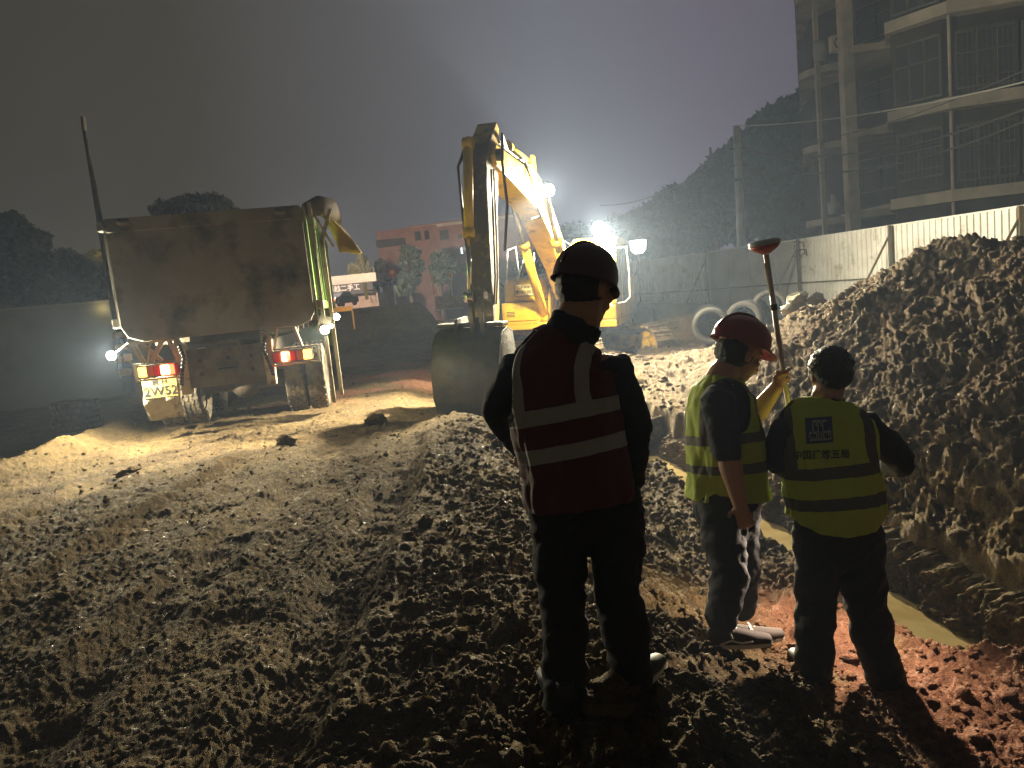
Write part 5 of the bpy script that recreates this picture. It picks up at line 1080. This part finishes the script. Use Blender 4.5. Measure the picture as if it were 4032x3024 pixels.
for s_, e_, w_ in ((sL, eL, wL), (sR, eR, wR)): st_.tube([shc*.35+s_*.65-Z3*.01, s_-Z3*.005, (s_+e_)/2, e_], [.050, .066, .064, .058], 16, rnd=True); st_.tube([e_, e_+(w_-e_)*.4, e_+(w_-e_)*.9], [.058, .055, .043], 16, rnd=True)
st_.tube([W(562, 356), W(570, 337), nk+(W(570, 337)-nk)*.15], [(.122, .094), (.103, .094), (.096, .092)], 20, side=lat1)
remeshed(st_, 'shirt', M['navy'], h1, o1, .011, 3, .012, 11)
tr = MB(); tr.tube([hipc+Z3*.05, hipc, (hL+hR)/2-Z3*.06], [(.172, .135), (.190, .142), (.170, .130)], 22, side=lat1, rnd=True)
for h_, k_, a_ in ((hL, kL, aL), (hR, kR, aR)): tr.tube([h_, h_*.6+k_*.4, k_, k_*.45+a_*.55, a_+Z3*.03], [(.105, .110), (.100, .105), (.086, .088), (.080, .082), (.076, .080)], 18, rnd=True)
remeshed(tr, 'trousers', M['trousers'], h1, o1, .012, 3, .018, 8)
vm1 = vest_mat('dark_red_vest_cloth', (.085, .020, .026), (.34, .34, .33), [(.195, .250), (.335, .392)], [(.025, .085, .34), (-.208, -.160, .34)], (.08, .013, .018))  # bright light return of the reflective bands is put into their colour
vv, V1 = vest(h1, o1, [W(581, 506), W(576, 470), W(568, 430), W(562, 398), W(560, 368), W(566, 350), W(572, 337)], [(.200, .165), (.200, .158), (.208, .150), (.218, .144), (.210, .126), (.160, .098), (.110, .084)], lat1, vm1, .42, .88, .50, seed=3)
hp = hc+np.array([0, 0, 0]); q = frame(f1); helmet(h1, o1, hc+q[2]*.024-q[1]*.012, norm(f1+q[2]*.02), M['helmet_dark'], 1.0, .012, 1.22)
hm = MB().ell(hc-q[1]*.03+q[2]*-.005, (.094, .104, .092), np.array(q).T, 20, 14); remeshed(hm, 'hair', M['hair'], h1, o1, .008, 1, .004, 40)
d1 = norm(fwd1+lat1*.25); M['shoe_black'] = mat('black_shoe', (.02, .02, .02), .6)
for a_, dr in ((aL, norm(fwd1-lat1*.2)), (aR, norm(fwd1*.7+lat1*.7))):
    g = a_.copy(); g[2] = gz(a_[0], a_[1]); b_ = g-dr*.06; shoe(h1, o1, b_, b_+dr*.27+Z3*0, M['shoe_black'], M['white_steel'] if a_ is aR else M['shoe_black'])  # right sole pale: that shoe's highlight is put into the colour

# ---- man in yellow vest and red helmet, side view, holding the rod
D2 = 3.85; W = lambda x, y, dd=0: P(x, y, D2+dd)
o2 = P(733, 632, 3.85); o2 = np.array([o2[0], o2[1], gz(o2[0], o2[1])])
h2 = thing('person', 'man in yellow vest and red hard hat facing right, gripping the surveying rod', 'person', o2)
fwd2 = norm(np.array([.995, .12, 0])); lat2 = norm(np.array([.12, -.995, 0]))
hipc = W(727, 505); wa_ = W(726, 470); ch_ = W(722, 425); shc = W(722, 392); nk = W(727, 372)
sR2 = W(717, 402, -.19); sL2 = W(724, 404, .19); eR2 = W(727, 452, -.26); wR2 = W(740, 504, -.27)
eL2 = W(750, 422, .12); wL2 = W(776, 388, .06)
hR2, hL2 = W(722, 508, -.09), W(735, 508, .09); kR2, kL2 = W(728, 572, -.10), W(742, 566, .12); aR2, aL2 = W(722, 622, -.10), W(741, 608, .18)
hc2 = W(739, 353, .0); f2 = norm(np.array([.80, .28, -.52]))
bd = MB(); q2, R2 = head(bd, hc2, f2, 1.22)
bd.tube([W(716, 390), W(723, 374), hc2-np.array([.03, 0, .04])], [(.085, .085), (.074, .078), (.070, .074)], 16, side=lat2)
bd.tube([hipc, wa_, ch_, shc, W(722, 382)], [(.150, .112), (.140, .110), (.165, .115), (.150, .095), (.08, .07)], 20, side=lat2, rnd=True)
for s_, e_, w_ in ((sR2, eR2, wR2), (sL2, eL2, wL2)):
    bd.tube([shc+(s_-shc)*.5, s_, (s_+e_)/2, e_], [.052, .058, .054, .050], 14, rnd=True); bd.tube([e_, e_+(w_-e_)*.3, w_], [.050, .056, .036], 14, rnd=True)
for h_, k_, a_ in ((hR2, kR2, aR2), (hL2, kL2, aL2)): bd.tube([h_, (h_+k_)/2, k_], [.078, .070, .054], 16, rnd=True); bd.tube([k_, k_+(a_-k_)*.35, a_], [.052, .052, .036], 16, rnd=True)
hand(bd, wR2, norm(W(747, 528, -.24)-wR2), norm(np.array([.3, .9, 0])), 1.05, .35, -1)
# left hand closed round the rod: palm beside it, four fingers wrapped, thumb on the other side
rod_t, rod_b = P(765.5, 250, 3.82), P(824, 650, 4.12); rd = norm(rod_t-rod_b); hg = rod_b+rd*np.dot(P(785, 377, 3.90)-rod_b, rd)
tow = norm((wL2-hg)-np.dot(wL2-hg, rd)*rd); sid = np.cross(rd, tow)
bd.tube([wL2, wL2*.4+hg*.6+tow*.012, hg+tow*.026-rd*.0], [(.026, .024), (.038, .022), (.042, .016)], 14, side=rd, rnd=True)
for k in range(4):
    c_ = hg+rd*(.034-.022*k); rr_ = .021; L_n = (5, 5, 5, 4)[k]
    pts = [c_+tow*.034-sid*.006]+[c_+(tow*math.cos(a)-sid*math.sin(a))*rr_*1.02 for a in np.linspace(.75, 1.0+.78*L_n*.8, L_n+2)]
    bd.tube(pts, [.0105]+[.0095]*(L_n)+[.0085, .0075], 10, rnd=True)
pts = [hg+tow*.034+rd*.012+sid*.010]+[hg+rd*.022+(tow*math.cos(a)+sid*math.sin(a))*.024 for a in (.8, 1.5, 2.2)]
bd.tube(pts, [.013, .0115, .0105, .009], 10, rnd=True)
remeshed(bd, 'body', M['skin'], h2, o2, .0065, 1); eyes(q2, R2, 1.06, h2, o2)
st_ = MB(); st_.tube([hipc, wa_, ch_, shc, W(721, 384)], [(.165, .160), (.160, .155), (.174, .150), (.168, .128), (.085, .078)], 22, side=lat2, rnd=True)
for s_, e_, fr_ in ((sR2, eR2, .95), (sL2, eL2, .68)): st_.tube([shc+(s_-shc)*.4, s_, (s_+e_)/2, s_+(e_-s_)*fr_], [.075, .080, .074, .070], 16, rnd=True)
remeshed(st_, 'shirt', M['navy'], h2, o2, .010, 3, .012, 11)
tr = MB(); tr.tube([hipc+Z3*.06, hipc, (hL2+hR2)/2-Z3*.06], [(.160, .165), (.168, .172), (.145, .150)], 22, side=lat2, rnd=True)
for h_, k_, a_ in ((hR2, kR2, aR2), (hL2, kL2, aL2)): tr.tube([h_, h_*.6+k_*.4, k_, k_*.45+a_*.55, a_+Z3*.03], [.112, .106, .090, .082, .080], 18, rnd=True)
remeshed(tr, 'trousers', mat('dark_blue_trousers', (.022, .022, .028), .8, bump=.3), h2, o2, .012, 3, .020, 8)
YEL, YEL2, STR = (.45, .57, .04), (.36, .46, .04), (.085, .085, .075)  # dim look of the reflective bands from behind, put into the strip colour
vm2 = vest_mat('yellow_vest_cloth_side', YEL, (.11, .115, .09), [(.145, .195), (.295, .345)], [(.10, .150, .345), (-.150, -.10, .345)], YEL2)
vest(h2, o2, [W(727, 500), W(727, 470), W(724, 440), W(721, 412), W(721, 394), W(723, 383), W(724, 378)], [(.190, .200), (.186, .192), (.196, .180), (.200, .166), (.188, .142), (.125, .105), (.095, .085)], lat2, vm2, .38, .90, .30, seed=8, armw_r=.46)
q = frame(f2); helmet(h2, o2, hc2+q[2]*.055-q[1]*.015, norm(f2+q[2]*.14), M['helmet_red'], 1.16, .045)
hm = MB().ell(hc2-q[1]*.030-q[2]*.005, (.100, .108, .094), np.array(q).T, 20, 14); remeshed(hm, 'hair', M['hair'], h2, o2, .008, 1, .003, 40)
M['canvas'] = mat('dark_canvas_shoe', (.05, .035, .03), .8); M['rubber_white'] = mat('white_rubber', (.66, .62, .55), .6)
for a_, dr, k in ((aR2, norm(np.array([.97, -.1, 0])), 1), (aL2, norm(np.array([.93, .15, 0])), 1)):
    g = a_.copy(); g[2] = gz(a_[0]+dr[0]*.08, a_[1]+dr[1]*.08)+.012; b_ = g-dr*.06; shoe(h2, o2, b_, b_+dr*.285, M['canvas'], M['rubber_white'], laces=True)

# ---- bare-headed man in yellow vest, seen from behind
D3 = 3.70; W = lambda x, y, dd=0: P(x, y, D3+dd)
o3 = P(848, 690, 3.68); o3 = np.array([o3[0], o3[1], gz(o3[0], o3[1])])
h3 = thing('person', 'bare-headed man in yellow vest with a blue square emblem, seen from behind at the trench', 'person', o3)
lat3 = norm(np.array([.99, -.10, 0])); fwd3 = norm(np.array([.10, .99, 0]))
hipc = W(838, 530); wa_ = W(833, 490); ch_ = W(826, 445); shc = W(825, 414); nk = W(827, 396)
sL3, sR3 = W(786, 428), W(866, 424); eL3, eR3 = W(779, 460, .06), W(901, 462, .04); wL3, wR3 = W(800, 474, .30), W(874, 466, .34)
hL3, hR3 = W(818, 535), W(858, 535); kL3, kR3 = W(816, 600, .03), W(866, 606); aL3, aR3 = W(815, 668, .02), W(886, 684, -.02)
hc3 = W(830.5, 374, .04); f3 = norm(np.array([.12, .86, -.45]))
bd = MB(); q3, R3_ = head(bd, hc3, f3, 1.14)
bd.tube([W(827, 410), nk, hc3-np.array([0, 0, .04])], [(.090, .075), (.074, .072), (.072, .072)], 16, side=lat3)
bd.tube([hipc, wa_, ch_, shc, W(826, 402)], [(.150, .108), (.142, .104), (.168, .108), (.155, .092), (.08, .07)], 20, side=lat3, rnd=True)
for s_, e_, w_ in ((sL3, eL3, wL3), (sR3, eR3, wR3)):
    bd.tube([shc+(s_-shc)*.6, s_, (s_+e_)/2, e_], [.050, .054, .046, .037], 14, rnd=True); bd.tube([e_, e_+(w_-e_)*.3, w_], [.037, .039, .025], 14, rnd=True)
torch_p = W(842, 478, .40)
hand(bd, wL3, norm(lat3*.7+fwd3*.5), norm(-Z3), 1, .6, 1); hand(bd, wR3, norm(torch_p-wR3), norm(-Z3*.4+fwd3), 1, .8, -1)
for h_, k_, a_ in ((hL3, kL3, aL3), (hR3, kR3, aR3)): bd.tube([h_, (h_+k_)/2, k_], [.078, .070, .054], 16, rnd=True); bd.tube([k_, k_+(a_-k_)*.35, a_], [.052, .052, .036], 16, rnd=True)
remeshed(bd, 'body', M['skin'], h3, o3, .0075, 2); eyes(q3, R3_, 1, h3, o3)
st_ = MB(); st_.tube([hipc, wa_, ch_, shc, W(826, 404)], [(.178, .135), (.170, .130), (.190, .126), (.178, .104), (.085, .070)], 22, side=lat3, rnd=True)
for s_, e_, w_ in ((sL3, eL3, wL3), (sR3, eR3, wR3)): st_.tube([shc*.35+s_*.65-Z3*.015, s_, (s_+e_)/2, e_], [.055, .070, .073, .070], 16, rnd=True); st_.tube([e_, e_+(w_-e_)*.4, e_+(w_-e_)*.8], [.070, .062, .052], 16, rnd=True)
remeshed(st_, 'shirt', mat('black_shirt', (.016, .018, .024), .85, bump=.3), h3, o3, .011, 3, .013, 10)
tr = MB(); tr.tube([hipc+Z3*.06, hipc, (hL3+hR3)/2-Z3*.05], [(.182, .140), (.200, .150), (.185, .138)], 22, side=lat3, rnd=True)
for h_, k_, a_ in ((hL3, kL3, aL3), (hR3, kR3, aR3)): tr.tube([h_, h_*.6+k_*.4, k_, k_*.45+a_*.55, a_+Z3*.02], [(.118, .118), (.112, .112), (.097, .098), (.088, .090), (.082, .086)], 18, rnd=True)
remeshed(tr, 'trousers', M['trousers'], h3, o3, .012, 3, .018, 7)
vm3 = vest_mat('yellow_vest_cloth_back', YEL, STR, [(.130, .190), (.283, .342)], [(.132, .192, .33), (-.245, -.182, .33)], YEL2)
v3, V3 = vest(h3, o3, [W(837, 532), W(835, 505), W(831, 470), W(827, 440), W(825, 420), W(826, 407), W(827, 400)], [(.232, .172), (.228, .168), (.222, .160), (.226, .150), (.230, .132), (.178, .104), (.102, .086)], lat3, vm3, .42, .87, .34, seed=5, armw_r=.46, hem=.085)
# emblem and words printed on the back, laid onto the cloth
dgv = bpy.context.evaluated_depsgraph_get(); from mathutils.bvhtree import BVHTree
bvh = BVHTree.FromObject(v3, dgv); oo3 = Vector(o3.tolist())
def on_back(px, py, lift):
    a = P(px, py, 2.4); d = norm(P(px, py, 4)-a); h = bvh.ray_cast(Vector(a.tolist())-oo3, Vector(d.tolist()))
    return np.array(h[0])+np.array(o3)-d*lift if h[0] else P(px, py, D3-.15)-d*lift
def print_rect(x0, y0, x1, y1, lift, n=6, sk=.06):
    V = []
    for j in range(n+1):
        for i in range(n+1): px = x0+(x1-x0)*i/n; py = y0+(y1-y0)*j/n; V.append(on_back(px+(py-420)*sk, py-(px-820)*.07, lift))
    return V, [(j*(n+1)+i, j*(n+1)+i+1, (j+1)*(n+1)+i+1, (j+1)*(n+1)+i) for j in range(n) for i in range(n)]
M['emblem_blue'] = mat('dark_blue_print', (.035, .06, .13), .7); M['emblem_white'] = mat('grey_white_print', (.35, .36, .36), .7); M['print_dark'] = mat('dark_print', (.06, .075, .02), .8)
eb = MB().add(*print_rect(805, 417, 832, 443, .0035)).build('emblem', M['emblem_blue'], v3, o3)
em = MB(); ex, ey = (832-805)/27., (443-417)/27.
# blocky emblem, 27 x 27 grid read off the vest
BL = [(7, 3, 11.5, 5.2), (7, 5, 8.2, 14), (10.4, 5, 11.5, 10), (12, 3, 16, 5.2), (12, 5, 13.2, 16.5), (14.8, 5, 16, 10), (16.8, 3, 21.5, 5.6), (16.8, 5, 17.9, 14),
      (3.3, 14.6, 6.4, 17), (3.3, 17, 4.4, 21), (5.6, 20, 6.6, 24.4), (3.9, 22, 6.6, 24.4), (7.4, 14.6, 11.2, 17), (10.2, 17, 11.3, 24.4), (7.4, 20.2, 8.4, 24.4), (8, 22.2, 11.3, 24.4),
      (12.2, 14, 13.3, 24.4), (15, 15, 16.1, 22), (12.6, 22.2, 16.4, 24.4), (17.2, 14.6, 21.2, 17), (17.2, 17, 18.3, 24.4), (18, 22.2, 21.3, 24.4), (22, 14.6, 25.2, 17), (24.1, 17, 25.2, 24.4), (22, 17, 23, 20), (22, 22.2, 25.2, 24.4)]
for x0, y0, x1, y1 in BL: em.add(*print_rect(805+x0*ex, 417+y0*ey, 805+x1*ex, 417+y1*ey, .005, 2))
em.build('emblem_mark', M['emblem_white'], eb, o3)
V, F = text_mesh('中国建筑五局', 1, .025); w0 = V[:, 0].max()-V[:, 0].min(); hh_ = V[:, 1].max()-V[:, 1].min(); VV_ = []
xm = (V[:, 0].max()+V[:, 0].min())/2; ym = (V[:, 1].max()+V[:, 1].min())/2
for x, y, _ in V:
    px = 821.5+(x-xm)/w0*56; py = 454.5-(y-ym)/hh_*9.6; VV_.append(on_back(px, py-(px-821)*.03, .004))
MB().add(VV_, F).build('printed_words', M['print_dark'], v3, o3)
# hair: short, full at the back
q = frame(f3); Rq = np.array(q).T; hm = MB(); hm.ell(hc3-q[1]*.018+q[2]*.034, (.102, .122, .102), Rq, 22, 16); hm.ell(hc3-q[1]*.062-q[2]*.025, (.090, .068, .080), Rq, 18, 12)
RNGh = np.random.default_rng(4)
for k in range(260):
    v = RNGh.normal(size=3); v /= np.linalg.norm(v); v[2] = abs(v[2])*.9-.15; v[1] = v[1]-.25
    v = norm(v); b_ = hc3+Rq@(v*np.array([.100, .120, .102]))-q[1]*.018+q[2]*.028; t_ = b_+Rq@(norm(v+RNGh.normal(size=3)*.6))*.016; hm.tube([b_-(t_-b_)*.5, b_, t_], [.005, .004, .0015], 5)
remeshed(hm, 'hair', M['hair'], h3, o3, .0055, 0, .003, 50)
for a_, dr in ((aL3, norm(fwd3-lat3*.25)), (aR3, norm(fwd3*.8+lat3*.5))):
    g = a_.copy(); g[2] = gz(a_[0], a_[1]); b_ = g-dr*.07; shoe(h3, o3, b_, b_+dr*.28, M['shoe_black'], M['shoe_black'])

# ---------------------------------------------------------------- rod with disc receiver, and the hand torch
rb_ = rod_b.copy(); rod = thing('surveying_rod', 'tall pale surveying rod topped by a red and grey disc receiver', 'surveying rod', rb_)
MB().cyl((0, 0, 0), (rod_t-rb_)*.99, .0135, 16).build('pole', mat('pale_rod_paint', (.60, .55, .45), .4), rod, smooth=.6)
MB().tube([(-.0155, 0, .5), tuple(np.array([-.0155, 0, 0])+(rod_t-rb_)*.97)], .003, 6).build('yellow_scale', mat('yellow_scale_paint', (.7, .6, .08), .5), rod)
tp0 = rod_t-rb_; u3 = norm(tp0)
MB().tube([tp0-u3*.02, tp0+u3*.008, tp0+u3*.026], [.022, .066, .078], 28).build('receiver_base', mat('red_plastic', (.45, .05, .04), .4), rod, smooth=.6)
MB().tube([tp0+u3*.0265, tp0+u3*.036, tp0+u3*.047, tp0+u3*.054, tp0+u3*.056], [.080, .081, .076, .055, .02], 28).build('receiver_top', mat('grey_white_plastic', (.42, .46, .46), .35), rod, smooth=.6)
MB().cyl(tp0*.86, tp0*.86+u3*.03, .019, 14).build('rod_clamp', M['dark_metal'], rod)
MB().tube([(0, 0, .0), (0, 0, -.05)], [.012, .002], 10).build('rod_tip', M['dark_metal'], rod)
aim = np.array(P(800, 640, 3.9)); td = norm(aim-torch_p)
tc_ = thing('flashlight', 'small hand torch held by the bare-headed man in front of his chest', 'flashlight', torch_p)
MB().cyl(-td*.11, td*.0, .014, 16).build('barrel', M['dark_metal'], tc_); MB().tube([td*.0, td*.012, td*.04], [.015, .024, .026], 20).build('torch_head', M['dark_metal'], tc_)
MB().cyl(td*.0405, td*.042, .022, 20).build('lens', lamp_mat('torch_lens', (1, .85, .65), 15), tc_)
light('torch_light', torch_p+td*.06, 170, (1, .80, .60), .015, spot=128, target=torch_p+td*1.0, blend=.7)
# ---------------------------------------------------------------- haze
M_h = bpy.data.materials.new('haze'); M_h.use_nodes = True; nt = M_h.node_tree; nt.nodes.clear()
o_ = nt.nodes.new('ShaderNodeOutputMaterial'); pv = nt.nodes.new('ShaderNodeVolumePrincipled'); pv.inputs['Density'].default_value = .0034; pv.inputs['Color'].default_value = (.54, .70, 1.0, 1); pv.inputs['Anisotropy'].default_value = .25
nt.links.new(pv.outputs[0], o_.inputs['Volume'])
hz_ = MB().box2((-75, -30, -3.5), (75, 85, 19)).build('haze', M_h, None, kind='stuff', label='damp dusty night air lit by the lamps')
